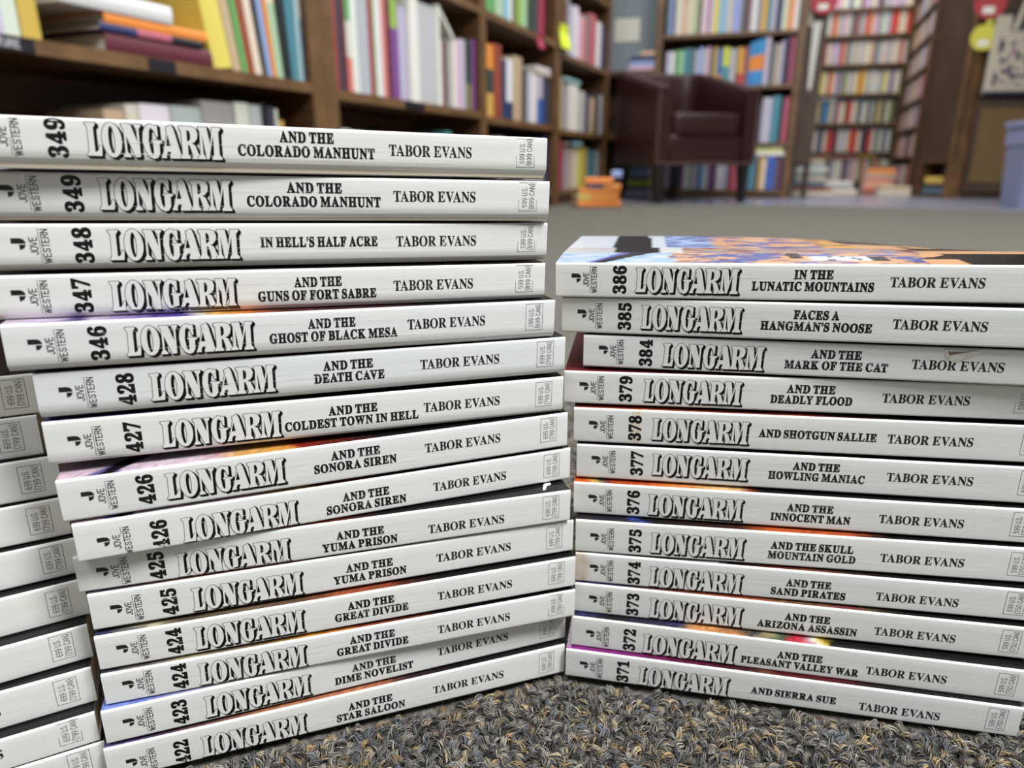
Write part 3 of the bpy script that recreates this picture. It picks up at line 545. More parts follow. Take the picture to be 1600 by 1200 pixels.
LEFT = ['349a', '349b', '348', '347', '346', '428', '427', '426a', '426b', '425a', '425b', '424a', '424b', '423', '422']
def make_paperback(n, label, group):
    d = BOOKS[n]; x, y, z, yaw, tilt, t, tc = d['p']
    seed = sum(ord(c) * (i + 3) for i, c in enumerate(n)) * 0.37
    rnd = random.Random(n)
    yw, tl = R(yaw), R(tilt)
    ux = Vector((math.cos(yw) * math.cos(tl), math.sin(yw) * math.cos(tl), math.sin(tl)))
    up = Vector((-math.cos(yw) * math.sin(tl), -math.sin(yw) * math.sin(tl), math.cos(tl)))
    nv = up.cross(ux)
    M = Matrix(((ux.x, nv.x, up.x, x / 1000), (ux.y, nv.y, up.y, y / 1000), (ux.z, nv.z, up.z, z / 1000), (0, 0, 0, 1)))
    root = empty('paperback_book', M); tag(root, label, 'book', group)
    rb = RBOT.get(n, 0.8); rt = 0.9
    fine = n in ('386', '426a', '426b', '425a')
    ds = 1.5 if n[0] != 'F' else 6.0
    NS = int(round(171 / ds)); S = [171.0 * i / NS for i in range(NS + 1)]
    if n == '386': ys = [1.4 * i for i in range(1, 76)]
    else: ys = [1.5 + 1.6 * i for i in range(14)] + [26, 31, 37, 44, 52, 62, 74, 88, 100, 105.5]
    def spine_y(h):
        if h < rb:
            k = 1 - max(h, 0) / rb
            if n in RBOT: return rb * 0.85 * (k - 0.12 * math.sin(math.pi * k))
            return rb * 0.85 * (1 - math.sqrt(max(0, 1 - k * k)))
        if h > tc - rt:
            k = min(1, (h - tc + rt) / rt)
            return rt * 0.8 * (1 - math.sqrt(max(0, 1 - k * k)))
        return 0.0
    prof = []                               # (y, z, zone)
    for q in (105.5, 60, 25, 8, rb * .85 + .6): prof.append((q, 0.0, 'back'))
    nb = 6
    for i in range(nb + 1):
        a = (i / nb) * math.pi / 2
        if n in RBOT: prof.append((spine_y(rb * i / nb), rb * i / nb, 'spine'))
        else: prof.append((rb * .85 * (1 - math.sin(a)), rb * (1 - math.cos(a)), 'spine'))
    for k in (0.25, 0.5, 0.75): prof.append((0.0, rb + (tc - rt - rb) * k, 'spine'))
    for i in range(5):
        a = (i / 4) * math.pi / 2
        prof.append((rt * .8 * (1 - math.cos(a)), tc - rt + rt * math.sin(a), 'spine'))
    for q in ys:
        if q > rt * .8 + .1: prof.append((q, tc, 'front'))
    th = 0.28
    P = prof; NP = len(P)
    mb = MB()
    # inner sheet: shift towards the pages
    def inner(i):
        yy, zz, zone = P[i]
        if zone == 'back': return yy, zz + th
        if zone == 'front': return yy, zz - th
        return max(yy, 0) + th, min(max(zz, th), tc - th)
    for s in S:
        for (yy, zz, zone) in P:
            lz = cover_lift(n, s, yy) if zone == 'front' else 0.0
            mb.v.append((s / 1000, yy / 1000, (zz + lz) / 1000))
        for i in range(NP):
            yy, zz = inner(i); lz = cover_lift(n, s, yy) if P[i][2] == 'front' else 0.0
            mb.v.append((s / 1000, yy / 1000, (zz + lz) / 1000))
    tint = rnd.uniform(-3, 3)
    base = lin((232 + tint, 232 + tint * .6, 230 + tint * .2 - rnd.uniform(0, 3)))
    backc = lin((34, 32, 36))
    insidec = lin((226, 224, 216))
    fart = art_top if n == '386' else art_plain
    _vc = {}
    def vcol(k, i):
        if (k, i) not in _vc: _vc[(k, i)] = lin(fart(n, S[k], max(P[i][0], .9), seed))
        return _vc[(k, i)]
    for k in range(NS):
        sm = (S[k] + S[k + 1]) / 2
        for i in range(NP - 1):
            a = k * 2 * NP + i; b = a + 2 * NP
            z0 = P[i][2]; z1 = P[i + 1][2]
            if z0 == 'back' and z1 == 'back': c = backc
            elif z0 == 'front' or z1 == 'front':
                ym = (P[i][0] + P[i + 1][0]) / 2
                if ym < 0.9: c = base
                else: c = [vcol(k, i), vcol(k + 1, i), vcol(k + 1, i + 1), vcol(k, i + 1)]
            else:
                c = base
                if n == '374' and S[k] < 9:
                    def stain(ss, hh):
                        w = max(0, min(1, (6.5 - ss + 3.2 * noise.noise((ss * .4, hh * .35, 2))) / 2.5)) * (.55 + .45 * noise.noise((ss * .8, hh * .8, 6)))
                        return lerp3(base, lin((196, 170, 140)), max(0, min(1, w)))
                    c = [stain(S[k], P[i][1]), stain(S[k + 1], P[i][1]), stain(S[k + 1], P[i + 1][1]), stain(S[k], P[i + 1][1])]
                if n == '378' and 22 < sm < 25: c = lin((226, 214, 196))
            mb.face((a, b, b + 1, a + 1), 0, c)
            mb.face((a + NP, a + 1 + NP, b + 1 + NP, b + NP), 0, insidec)
    for k in (0, NS):
        for i in range(NP - 1):
            a = k * 2 * NP + i
            mb.face((a, a + 1, a + 1 + NP, a + NP) if k == 0 else (a, a + NP, a + 1 + NP, a + 1), 0, insidec)
    for i in (0, NP - 1):
        for k in range(NS):
            a = k * 2 * NP + i; b = a + 2 * NP
            mb.face((a, a + NP, b + NP, b) if i == 0 else (a, b, b + NP, a + NP), 0, insidec)
    # printing on the spine
    def put(vs, fs, mi, layer):
        o = len(mb.v)
        e = 0.03 + 0.006 * layer
        for (s, h) in vs:
            hh = min(max(h, 0.02), tc - .02)
            mb.v.append((s / 1000, (spine_y(hh) - e) / 1000, hh / 1000))
        for f in fs: mb.face([j + o for j in f], mi)
    dy = LBASE.get(n, 1.6) - 2.2
    dn = dy if (dy > 0 or n in ('426b', '422')) else dy * 0.4
    if n[0] != 'F':
        s0, s1 = d['L']
        for lay, mi, vs, fs in WM:
            put([(s0 + u * (s1 + 0.5 - s0), h + LBASE[n]) for u, h in vs], fs, {1: 1, 2: 3}[mi], lay)
        # publisher's mark and imprint, reading upwards
        for vs, fs in JLOGO:
            put([(5.9 + (a - 165) / 81, 8.9 + dn + (b + 480) / 88) for a, b in vs], fs, 1, 0)
        for txt, sb, cap, h0, h1 in (('JOVE', 12.2, 1.8, 4.2, 9.2), ('WESTERN', 15.2, 1.8, 1.9, 11.4)):
            vs, fs, w = sans(txt, 0.95)
            put([(sb - b * cap / 6, h0 + dn + a * (h1 - h0) / w) for a, b in vs], fs, 2, 0)
        put([(12.75, 1.9 + dn), (12.9, 1.9 + dn), (12.9, 11.6 + dn), (12.75, 11.6 + dn)], [(0, 1, 2, 3)], 2, 0)
        vs, fs, w = serif(n[:3], 0.036, 0.05)
        put([(25.9 - b * 4.5 / 0.72, 1.5 + dn + a * 10.4 / w) for a, b in vs], fs, 1, 0)
        tt = d['t']
        lines = list(zip(tt, (7.75, 3.55) if len(tt) == 2 else (5.5,)))
        for (txt, a0, a1), hb in lines:
            vs, fs, w = serif(txt, 0.038)
            put([(a0 + a * (a1 - a0) / w, hb + dy + b * 2.95 / 0.678) for a, b in vs], fs, 1, 0)
        vs, fs, w = serif('TABOR EVANS', 0.01)
        a0, a1 = d['a']
        put([(a0 + a * (a1 - a0) / w, ABASE.get(n, 5.2 + dy) + b * 3.35 / 0.678) for a, b in vs], fs, 1, 0)
        for q in range(rnd.randint(1, 3)):          # fine cracks in the spine card
            hh = rnd.uniform(3.5, tc - 3.5); sA = rnd.uniform(18, 60); 
            while sA < rnd.uniform(90, 150):
                L = rnd.uniform(5, 18); hb = hh + rnd.uniform(-.12, .12)
                put([(sA, hb), (sA + L, hb - .02), (sA + L, hb + .05), (sA, hb + .07)], [(0, 1, 2, 3)], 3, 26)
                sA += L + rnd.uniform(0.5, 12)
    else:
        vs, fs, w = serif('TABOR EVANS', 0.01)
        put([(115.5 + a * 28.8 / w, 5.2 + b * 3.35 / 0.678) for a, b in vs], fs, 1, 0)
    B0, B1, H0, H1 = 159.6, 166.3, 2.9 + dy * .5, 12.7 + dy * .5
    H1 = min(H1, tc - .5); H0 = max(H0, .5)
    lw = 0.14
    for (a, b, c, e) in ((B0, B0 + lw, H0, H1), (B1 - lw, B1, H0, H1), (B0, B1, H0, H0 + lw), (B0, B1, H1 - lw, H1)):
        put([(a, c), (b, c), (b, e), (a, e)], [(0, 1, 2, 3)], 2, 0)
    for txt, sb, h0, h1 in ((PRICE[n][0], 162.6, H0 + 1.3, H0 + 8.0), (PRICE[n][1], 165.3, H0 + .7, H0 + 9.2)):
        vs, fs, w = sans(txt, 0.62)
        put([(sb - b * 1.75 / 6, h0 + a * (h1 - h0) / w) for a, b in vs], fs, 2, 0)
    if n == '425a':                                   # small white mark printed on the dark part of the front cover
        o = len(mb.v)
        for (s, yy) in ((160.6, 3.0), (161.6, 3.0), (163.4, 6.2), (165.2, 6.6), (165.6, 8.4), (163.6, 8.6), (162.4, 7.6)):
            mb.v.append((s / 1000, yy / 1000, (tc + cover_lift(n, s, yy) + .04) / 1000))
        mb.face(range(o, o + 7), 3)
    cov = mb.build('cover', [M_COVER, M_INK, M_INKG, M_WHITEINK], root, 40)
    pg = MB()
    a = 1.0
    pg.box(.0006, .1704, a / 1000, .1048, .00034, (tc - .36) / 1000)
    if n == '386':                                    # leaves swell with the lifted front cover
        pg = MB(); Y = [1, 8, 16, 25, 33, 42, 52, 64, 78, 92, 104.8]
        rings = []
        for k in range(20):
            sx = .6 + 169.8 * k / 19
            top = [(sx / 1000, q / 1000, (tc - .42 + cover_lift(n, sx, q) - .25) / 1000) for q in Y]
            rings.append([(sx / 1000, q / 1000, .00034) for q in reversed(Y)] + top)
        pg.loft(rings)
    pg.build('page_block', M_PAGES, root)
    if n == '384':                                    # torn and curled spine paper near the author's name
        tm = MB()
        def p(s, h, off): return (s / 1000, (spine_y(h) - off) / 1000, h / 1000)
        tm.add([p(125.5, tc - .4, .06), p(126.2, tc - 3.4, .06), p(128.5, tc - 2.4, .06), p(133.0, tc - 1.2, .06), p(135.5, tc - .4, .06)], [(0, 1, 2, 3, 4)], 0, lin((150, 132, 112)))
        tm.add([p(126.4, tc - 3.0, .1), p(128.8, tc - 5.6, .1), p(133.5, tc - 3.0, .35), p(137.0, tc - .6, .8), p(133.5, tc - 1.0, 1.1), p(129.0, tc - 2.2, .9)],
               [(0, 1, 5), (1, 2, 5), (2, 4, 5), (2, 3, 4)], 0, lin((236, 232, 224)))
        tm.add([p(125.2, tc - 1.0, .2), p(126.4, tc - 4.0, .3), p(127.0, tc - 2.6, .9), p(126.0, tc - .6, .8)], [(0, 1, 2, 3)], 0, lin((222, 214, 200)))
        tear = tm.build('torn_paper_flap', M_ATTR, root); tear['label'] = 'torn curl of white spine paper'
    return root

LEFT = ['349a', '349b', '348', '347', '346', '428', '427', '426a', '426b', '425a', '425b', '424a', '424b', '423', '422']
RIGHT = ['386', '385', '384', '379', '378', '377', '376', '375', '374', '373', '372', '371']
LAB = {}
for _n in LEFT: LAB[_n] = 'white paperback numbered %s on its spine in the tall left stack' % _n
LAB['349a'] = 'white paperback numbered 349 lying on the very top of the tall left stack'
LAB['349b'] = 'white paperback numbered 349 lying second from the top, just above number 348'
LAB['426a'] = 'white paperback numbered 426, upper of the two, directly under number 427'
LAB['426b'] = 'white paperback numbered 426, lower of the two, directly above number 425'
LAB['425a'] = 'white paperback numbered 425, upper of the two, its black front cover showing at right'
LAB['425b'] = 'white paperback numbered 425, lower of the two, directly above number 424'
LAB['424a'] = 'white paperback numbered 424, upper of the two, directly under number 425'
LAB['424b'] = 'white paperback numbered 424, lower of the two, directly above number 423'
LAB['422'] = 'white paperback numbered 422 at the bottom of the tall left stack, on the carpet'
for _n in RIGHT: LAB[_n] = 'white paperback numbered %s on its spine in the right stack' % _n
LAB['386'] = 'white paperback numbered 386 on top of the right stack, colourful front cover showing'
LAB['384'] = 'white paperback numbered 384 in the right stack, pushed in, spine paper torn'
LAB['371'] = 'white paperback numbered 371 at the bottom of the right stack, on the carpet'
ORD = ['first', 'second', 'third', 'fourth', 'fifth', 'sixth', 'seventh', 'eighth', 'ninth', 'tenth', 'eleventh', 'twelfth', 'thirteenth', 'fourteenth', 'fifteenth', 'sixteenth', 'seventeenth', 'eighteenth', 'nineteenth', 'twentieth']
def ordinal(k):
    if k < 20: return ORD[k]
    k += 1
    t = {2: 'twenty', 3: 'thirty', 4: 'forty'}[k // 10]
    return (t + '-' + ORD[k % 10 - 1]) if k % 10 else {2: 'twentieth', 3: 'thirtieth', 4: 'fortieth'}[k // 10]
for _i in range(10):
    LAB['F%d' % (_i + 1)] = 'white paperback, %s from the top of the stack cropped by the left edge' % ordinal(_i)
LAB['F1'] = 'topmost white paperback of the stack cropped by the left edge, beside number 428'
LAB['F10'] = 'lowest white paperback of the stack cropped by the left edge, beside number 422'
for _n in LEFT: make_paperback(_n, LAB[_n], 'paperbacks in the tall left stack')
for _n in RIGHT: make_paperback(_n, LAB[_n], 'paperbacks in the right stack')
for _i in range(10): make_paperback('F%d' % (_i + 1), LAB['F%d' % (_i + 1)], 'paperbacks in the stack cropped by the left edge')

# ------------------------------------------------------------------ floor
BND = [(-1.6, 4.35), (0.611, 3.985), (1.495, 3.855), (2.204, 3.484), (4.6, 2.2)]      # edge of the carpet against the vinyl walkway
fm = MB()
near = [(-1.9, -1.6), (4.6, -1.6)] + BND[::-1]
fm.add([(x, y, FZ) for x, y in near], [tuple(range(len(near)))], 0)
far = BND + [(4.6, 8.0), (-1.6, 8.0)]
fm.add([(x, y, FZ) for x, y in far], [tuple(range(len(far)))], 1)
structure('floor', fm, [M_CARPET, M_TILE])
# curled loop pile of the carpet close to the stacks: nobody could count it, one object
def in_book(x, y, marg):
    for n in BOOKS:
        bx, by, bz, yaw, tl, t, tc = BOOKS[n]['p']
        if bz > 3: continue
        c, s = math.cos(R(yaw)), math.sin(R(yaw))
        dx, dy = x * 1000 - bx, y * 1000 - by
        u, v = dx * c + dy * s, -dx * s + dy * c
        if -marg < u < 171 + marg and -marg < v < 106 + marg: return True
    return False
def pile():
    rg = np.random.default_rng(7)
    tufts = []
    sp = 0.0029
    y = 0.165
    while y < 0.66:
        sp2 = sp if y < 0.36 else sp * 1.5
        half_l = -0.13 - 0.0 * y; half_r = 0.80 * y + 0.06
        if y > 0.36: half_l, half_r = -0.05, 0.13
        x = half_l
        while x < half_r:
            px = x + (rg.random() - .5) * sp2 * 1.1; py = y + (rg.random() - .5) * sp2 * 1.1
            if not in_book(px, py, 1.5): tufts.append((px, py))
            x += sp2
        y += sp2
    y = 0.17
    while y < 0.95:                                   # thinning outskirts
        x = -0.40
        while x < 0.62:
            px = x + (rg.random() - .5) * .005; py = y + (rg.random() - .5) * .005
            core = py < 0.36 and -0.13 < px < 0.80 * py + 0.06
            dx = max(0, px - (0.80 * min(py, .36) + 0.06), -0.13 - px); dyy = max(0, py - .36)
            if not core and rg.random() < math.exp(-math.hypot(dx, dyy) / 0.11) and not in_book(px, py, 1.5): tufts.append((px, py))
            x += .0044
        y += .0044
    T = np.array(tufts); n = len(T); K = 9; SEG = 7
    az = rg.random(n) * 2 * np.pi
    span = rg.uniform(.0032, .0062, n); hgt = rg.uniform(.0026, .0044, n)
    pal = np.array([lin(c) for c in ((78, 76, 74), (100, 98, 96), (50, 48, 48), (126, 123, 118), (156, 150, 138), (168, 142, 102), (130, 110, 80), (104, 110, 118), (34, 32, 32), (180, 164, 130))])
    wts = np.array([.16, .2, .1, .15, .1, .08, .07, .08, .03, .03]); wts = wts / wts.sum()
    tc = rg.choice(len(pal), n, p=wts)
    V = []; C = []
    t = np.linspace(0, 1, SEG + 1)
    ring = np.array([0, 2 * np.pi / 3, 4 * np.pi / 3])
    allv = np.zeros((n, K, SEG + 1, 3, 3), dtype=np.float32); allc = np.zeros((n, K, 3), dtype=np.float32)
    for k in range(K):
        a = az + rg.normal(0, .16, n); sp_ = span * rg.uniform(.8, 1.2, n); hh = hgt * rg.uniform(.75, 1.1, n)
        lat = rg.uniform(-.0011, .0011, n)
        ox = -np.sin(az) * lat + rg.normal(0, .00022, n); oy = np.cos(az) * lat + rg.normal(0, .00022, n); hh = hh * (1 - 2.2e5 * lat * lat * .9)
        ph = np.pi * 1.12 * t[None, :] - .06
        along = (1 - np.cos(ph)) * .5 * sp_[:, None] - sp_[:, None] * .5
        z = np.sin(np.clip(ph, 0, np.pi)) ** .8 * hh[:, None] + FZ - .0003
        side = (rg.normal(0, .0005, n))[:, None] * np.sin(ph * 1.3)
        cx = T[:, 0, None] + ox[:, None] + np.cos(a)[:, None] * along - np.sin(a)[:, None] * side
        cy = T[:, 1, None] + oy[:, None] + np.sin(a)[:, None] * along + np.cos(a)[:, None] * side
        r = .00017 * rg.uniform(.8, 1.3, n)[:, None] * np.ones_like(cx)
        for q in range(3):
            allv[:, k, :, q, 0] = cx - np.sin(a)[:, None] * np.cos(ring[q]) * r
            allv[:, k, :, q, 1] = cy + np.cos(a)[:, None] * np.cos(ring[q]) * r
            allv[:, k, :, q, 2] = z + np.sin(ring[q]) * r
        alt = rg.choice(len(pal), n, p=wts)
        pick = np.where(rg.random(n) < .6, tc, alt)
        allc[:, k] = pal[pick] * rg.uniform(.85, 1.25, n)[:, None]
    verts = allv.reshape(-1, 3)
    base = (np.arange(n * K) * (SEG + 1) * 3)[:, None, None]
    sidx = (np.arange(SEG) * 3)[None, :, None]
    q = np.arange(3)[None, None, :]; q2 = (q + 1) % 3
    f = np.stack([base + sidx + q, base + sidx + q2, base + sidx + 3 + q2, base + sidx + 3 + q], -1).reshape(-1, 4)
    me = bpy.data.meshes.new('carpet_pile')
    me.vertices.add(len(verts)); me.vertices.foreach_set('co', verts.ravel())
    me.loops.add(f.size); me.loops.foreach_set('vertex_index', f.ravel().astype(np.int32))
    me.polygons.add(len(f)); me.polygons.foreach_set('loop_start', np.arange(0, f.size, 4, dtype=np.int32))
    me.polygons.foreach_set('use_smooth', np.ones(len(f), dtype=bool))
    a = me.color_attributes.new('Col', 'FLOAT_COLOR', 'POINT')
    cc = np.ones((n * K, (SEG + 1) * 3, 4), dtype=np.float32); cc[..., :3] = allc.reshape(-1, 1, 3)
    a.data.foreach_set('color', cc.ravel())
    me.update(calc_edges=True); me.validate()
    mt = attr_mat('wool_blend_yarn', 0.75)
    me.materials.append(mt)
    o = bpy.data.objects.new('carpet_pile', me); COL.objects.link(o)
    tag(o, 'curly grey, tan and black loop pile of the carpet in front of the stacks', 'carpet', kind='stuff')
pile()

# ------------------------------------------------------------------ walls, ceiling
LA = R(90 - 23.5)                      # the left run of bookcases recedes along this line
LP = (0.21, 3.75)
ld = (math.cos(LA), math.sin(LA)); ln = (-math.sin(LA), math.cos(LA))
def left_frame(s): return frame(LP[0] + ld[0] * s, LP[1] + ld[1] * s, FZ, LA)
MA = R(-16)
MIDQ = (1.799, 4.652)                  # lower right corner of the case behind the armchair
def mid_frame(s=0.0, back=0.0):
    c, q = math.cos(MA), math.sin(MA)
    return frame(MIDQ[0] + c * s - q * back, MIDQ[1] + q * s + c * back, FZ, MA)
wm = MB(); wm.box(-6.2, 1.6, 0.34, 0.42, 0, 2.7); structure('wall_left', wm, M_WALL, left_frame(0))
wm = MB(); wm.box(-1.5, 0.06, 0.345, 0.44, 0, 2.7); structure('wall_back', wm, M_WALL, mid_frame())
wm = MB(); wm.box(-0.6, 2.4, 1.88, 1.96, 0, 2.7); structure('wall_far', wm, M_WALL, mid_frame())
cm = MB(); cm.box(-3.2, 4.8, -1.8, 8.0, 2.7, 2.75); structure('ceiling', cm, M_CEIL)

# ------------------------------------------------------------------ bookcases
def bookcase(M, w, h, depth, shelves, label, up=0.035, board=0.022, plinth=0.05, mats=None, name='bookcase', upr=None):
    wood, edge = mats or (M_WOOD, M_WOODEDGE)
    root = empty(name, M); tag(root, label, 'bookcase')
    upr = up if upr is None else upr
    for (a, b) in ((0, up), (w - upr, w)):
        m = MB(); m.box(a, b, 0.004, depth, 0, h, 0, bev=.002); m.box(a, b, 0, 0.004, 0, h, 1); m.build('side_panel', [wood, edge], root)
    m = MB(); m.box(up, w - upr, depth - .008, depth, 0, h); m.build('back_panel', wood, root)
    m = MB(); m.box(up, w - upr, 0.015, 0.03, 0, plinth); m.build('plinth', wood, root)
    for z in shelves:
        m = MB(); m.box(up, w - upr, 0.006, depth - .008, z - board, z, 0); m.box(up, w - upr, 0.0, 0.006, z - board, z, 1)
        m.build('shelf', [wood, edge], root)
    m = MB(); m.box(up, w - upr, 0.0, depth - .008, h - .03, h); m.build('top_panel', wood, root)
    return root

HS = 0.0
LCASES = [(-2.86, -1.823, 0.42), (-1.823, -0.81, 0.413), (-0.81, 0.055, 0.40), (0.055, 1.0, 0.388)]
UPSH = [0.80, 0.795, 0.792, 0.757]
names4 = ['nearest brown bookcase on the left, its lower shelf half empty', 'second brown bookcase on the left, holding a white magazine file',
          'third brown bookcase on the left, dark green and rust books at its edge', 'fourth brown bookcase on the left, beside the armchair and grey wall']
ups = [(0.045, 0.058), (0.05, 0.026), (0.026, 0.035), (0.045, 0.05)]
for (a, b, z), zu, nm, (u0, u1) in zip(LCASES, UPSH, names4, ups):
    bookcase(left_frame(a), b - a - .002, 1.95, 0.30, [0.075, z, zu, zu + .37, zu + .74], nm, up=u0, upr=u1, board=.026)
bookcase(mid_frame(-0.905), 0.905, 1.95, 0.30, [0.05, 0.345, 0.69, 1.0, 1.31, 1.63], 'brown bookcase standing behind the burgundy armchair', up=.045)
bookcase(mid_frame(-1.32), 0.41, 0.80, 0.30, [0.03, 0.40], 'low brown bookcase between the grey wall corner and the case behind the armchair', up=.02)

# ------------------------------------------------------------------ books on the shelves
PAL = {'red': (176, 62, 66), 'crimson': (160, 48, 78), 'scarlet': (206, 70, 52), 'maroon': (96, 34, 50), 'rust': (150, 74, 48), 'orange': (228, 140, 56), 'peach': (222, 172, 136),
       'yellow': (228, 206, 96), 'gold': (206, 170, 80), 'lemon': (206, 206, 74), 'cream': (222, 210, 184), 'tan': (190, 168, 132), 'beige': (200, 188, 170), 'brown': (104, 74, 56),
       'white': (224, 222, 220), 'ivory': (214, 212, 196), 'grey': (150, 148, 150), 'silver': (178, 178, 182), 'charcoal': (62, 62, 66), 'black': (28, 28, 32),
       'green': (96, 160, 90), 'lime': (150, 184, 76), 'olive': (120, 120, 72), 'forest': (48, 66, 54), 'mint': (164, 198, 158), 'teal': (78, 140, 150), 'slate': (90, 112, 124),
       'blue': (66, 104, 170), 'sky': (140, 186, 214), 'azure': (60, 140, 200), 'navy': (44, 54, 96), 'periwinkle': (150, 166, 214), 'lavender': (190, 184, 204), 'purple': (130, 78, 140),
       'violet': (84, 60, 96), 'pink': (214, 176, 196), 'rose': (186, 96, 112), 'mauve': (120, 92, 100), 'salmon': (208, 126, 112), 'aqua': (150, 190, 196)}
BK = random.Random(11)
def jit(c, k=6): return lin(tuple(min(255, max(0, v + BK.uniform(-k, k))) for v in c))

def book_mesh(mb_cover, mb_pages, t, h, d, bands, bulge=0.1):
    """upright book, spine on y=0 facing -y, standing on z=0; bands = colours from the top down"""
    nb = len(bands)
    cut = sorted([0.0] + [(0.28 + 0.44 * BK.random() if nb == 2 else (i + 1) / nb) for i in range(nb - 1)] + [1.0])
    lv = [1 - c for c in cut]             # 1 .. 0
    ct = min(.0028, t * .12)
    nose = min(t * bulge, .004)
    out = [(-t / 2, d), (-t / 2, nose + .004), (-t / 2, nose), (-t * .32, nose * .25), (0, 0), (t * .32, nose * .25), (t / 2, nose), (t / 2, nose + .004), (t / 2, d)]
    inn = [(-t / 2 + ct, d), (-t / 2 + ct, nose + .005), (-t / 2 + ct, nose + ct), (-t * .3, nose * .25 + ct), (0, ct), (t * .3, nose * .25 + ct), (t / 2 - ct, nose + ct), (t / 2 - ct, nose + .005), (t / 2 - ct, d)]
    n = len(out)
    for i in range(nb):
        z1, z0 = lv[i] * h, lv[i + 1] * h
        c = bands[i]
        o = len(mb_cover.v)
        for z in (z0, z1):
            mb_cover.v += [(x, y, z) for x, y in out] + [(x, y, z) for x, y in inn]
        for k in range(n - 1):
            mb_cover.face((o + k, o + k + 1, o + 2 * n + k + 1, o + 2 * n + k), 0, c)
            mb_cover.face((o + n + k, o + 3 * n + k, o + 3 * n + k + 1, o + n + k + 1), 0, c)
            if i == 0: mb_cover.face((o + 2 * n + k, o + 2 * n + k + 1, o + 3 * n + k + 1, o + 3 * n + k), 0, c)
            if i == nb - 1: mb_cover.face((o + k, o + n + k, o + n + k + 1, o + k + 1), 0, c)
        for k in (0, n - 1): mb_cover.face((o + k, o + 2 * n + k, o + 3 * n + k, o + n + k), 0, c)
    e = min(.003, h * .015)
    mi = 0 if mb_pages is not mb_cover else 1
    mb_pages.box(-t / 2 + ct * 1.05, t / 2 - ct * 1.05, nose + ct * 1.1, d - .003, e, h - e, mi, lin((222, 214, 196)))

def shelf_book(M, label, group, t, h, d, bands, parts):
    cols = [jit(PAL[b]) for b in bands]
    if parts:
        root = empty('book', M); tag(root, label, 'book', group)
        a, b = MB(), MB(); book_mesh(a, b, t, h, d, cols)
        a.build('cover', M_BOOK, root, 50); b.build('page_block', M_BPAGES, root)
    else:
        a = MB(); book_mesh(a, a, t, h, d, cols)
        root = a.build('book', [M_BOOK, M_BPAGES], None, 50); root.matrix_world = M; tag(root, label, 'book', group)
    return root

USED = {}
def unique(lab):
    USED[lab] = USED.get(lab, 0) + 1
    return lab if USED[lab] == 1 else None
def cname(bands): return bands[0] if len(bands) == 1 else '-and-'.join(bands[:2]) if bands[0] != bands[1] else bands[0]

def parse(spec):
    out = []
    for it in spec.split(','):
        it = it.strip()
        if not it: continue
        q = re.match(r'(-?[\d.]+)-(-?[\d.]+) (.*)', it)
        x0, x1, rest = float(q.group(1)), float(q.group(2)), q.group(3)
        h = None; lean = 0.0
        if '@' in rest: rest, hh = rest.split('@'); h = float(hh) / 100
        if '~' in rest: rest, ll = rest.split('~'); lean = float(ll)
        out.append((x0, x1, rest.strip().split('/'), h, lean))
    return out

def row(caseM, z, spec, where, yline, hr=(0.23, 0.28), d=0.20, setback=0.018, parts=True, group=None):
    """upright books of one shelf; x bounds are read on the photograph along the shelf line yline=(xa,ya,xb,yb)"""
    xa, ya, xb, yb = yline
    items = parse(spec)
    for k, (p0, p1, bands, h, lean) in enumerate(items):
        yy = lambda p: ya + (yb - ya) * (p - xa) / (xb - xa)
        s0, _ = on_front(p0, yy(p0), caseM, setback); s1, _ = on_front(p1, yy(p1), caseM, setback)
        for fr, lo_, hi_ in LIMS:
            if fr is caseM: s0 = max(s0, lo_); s1 = min(s1, hi_)
        if s1 - s0 < .004: continue
        t = (s1 - s0) * 0.985
        hh = h or BK.uniform(*hr)
        dd = min(d, 0.27 - setback) * BK.uniform(.86, 1.0)
        jb = BK.uniform(0, .006)
        x = (s0 + s1) / 2
        m = caseM @ Matrix.Translation((x, setback + jb, z + .0006))
        if lean:
            m = caseM @ Matrix.Translation((x - t / 2, setback + jb, z + .0006)) @ Matrix.Rotation(R(-lean), 4, 'Y') @ Matrix.Translation((t / 2, 0, 0))
        lab = '%s %s spine, %s from left %s' % ('thick' if t > .04 else 'slim' if t < .018 else 'upright', cname(bands), ordinal(k), where)
        shelf_book(m, lab, group or ('books ' + where), t, hh, dd, bands, parts)

def lying(M, L, t, d, bands, label, group, parts=True, tilt=0.0):
    """book lying flat: spine towards the front, L along x from x=0, thickness up"""
    # upright (x thickness, y depth, z length) -> length along +x, thickness along +z
    Q = Matrix(((0, 0, 1, 0), (0, 1, 0, 0), (1, 0, 0, t / 2), (0, 0, 0, 1)))
    return shelf_book(M @ Matrix.Rotation(R(tilt), 4, 'Y') @ Q, label, group, t, L, d, bands, parts)

lf = [left_frame(a) for a, b, z in LCASES]
LIMS = [(lf[i], ups[i][0] + .002, LCASES[i][1] - LCASES[i][0] - ups[i][1] - .004) for i in range(4)]
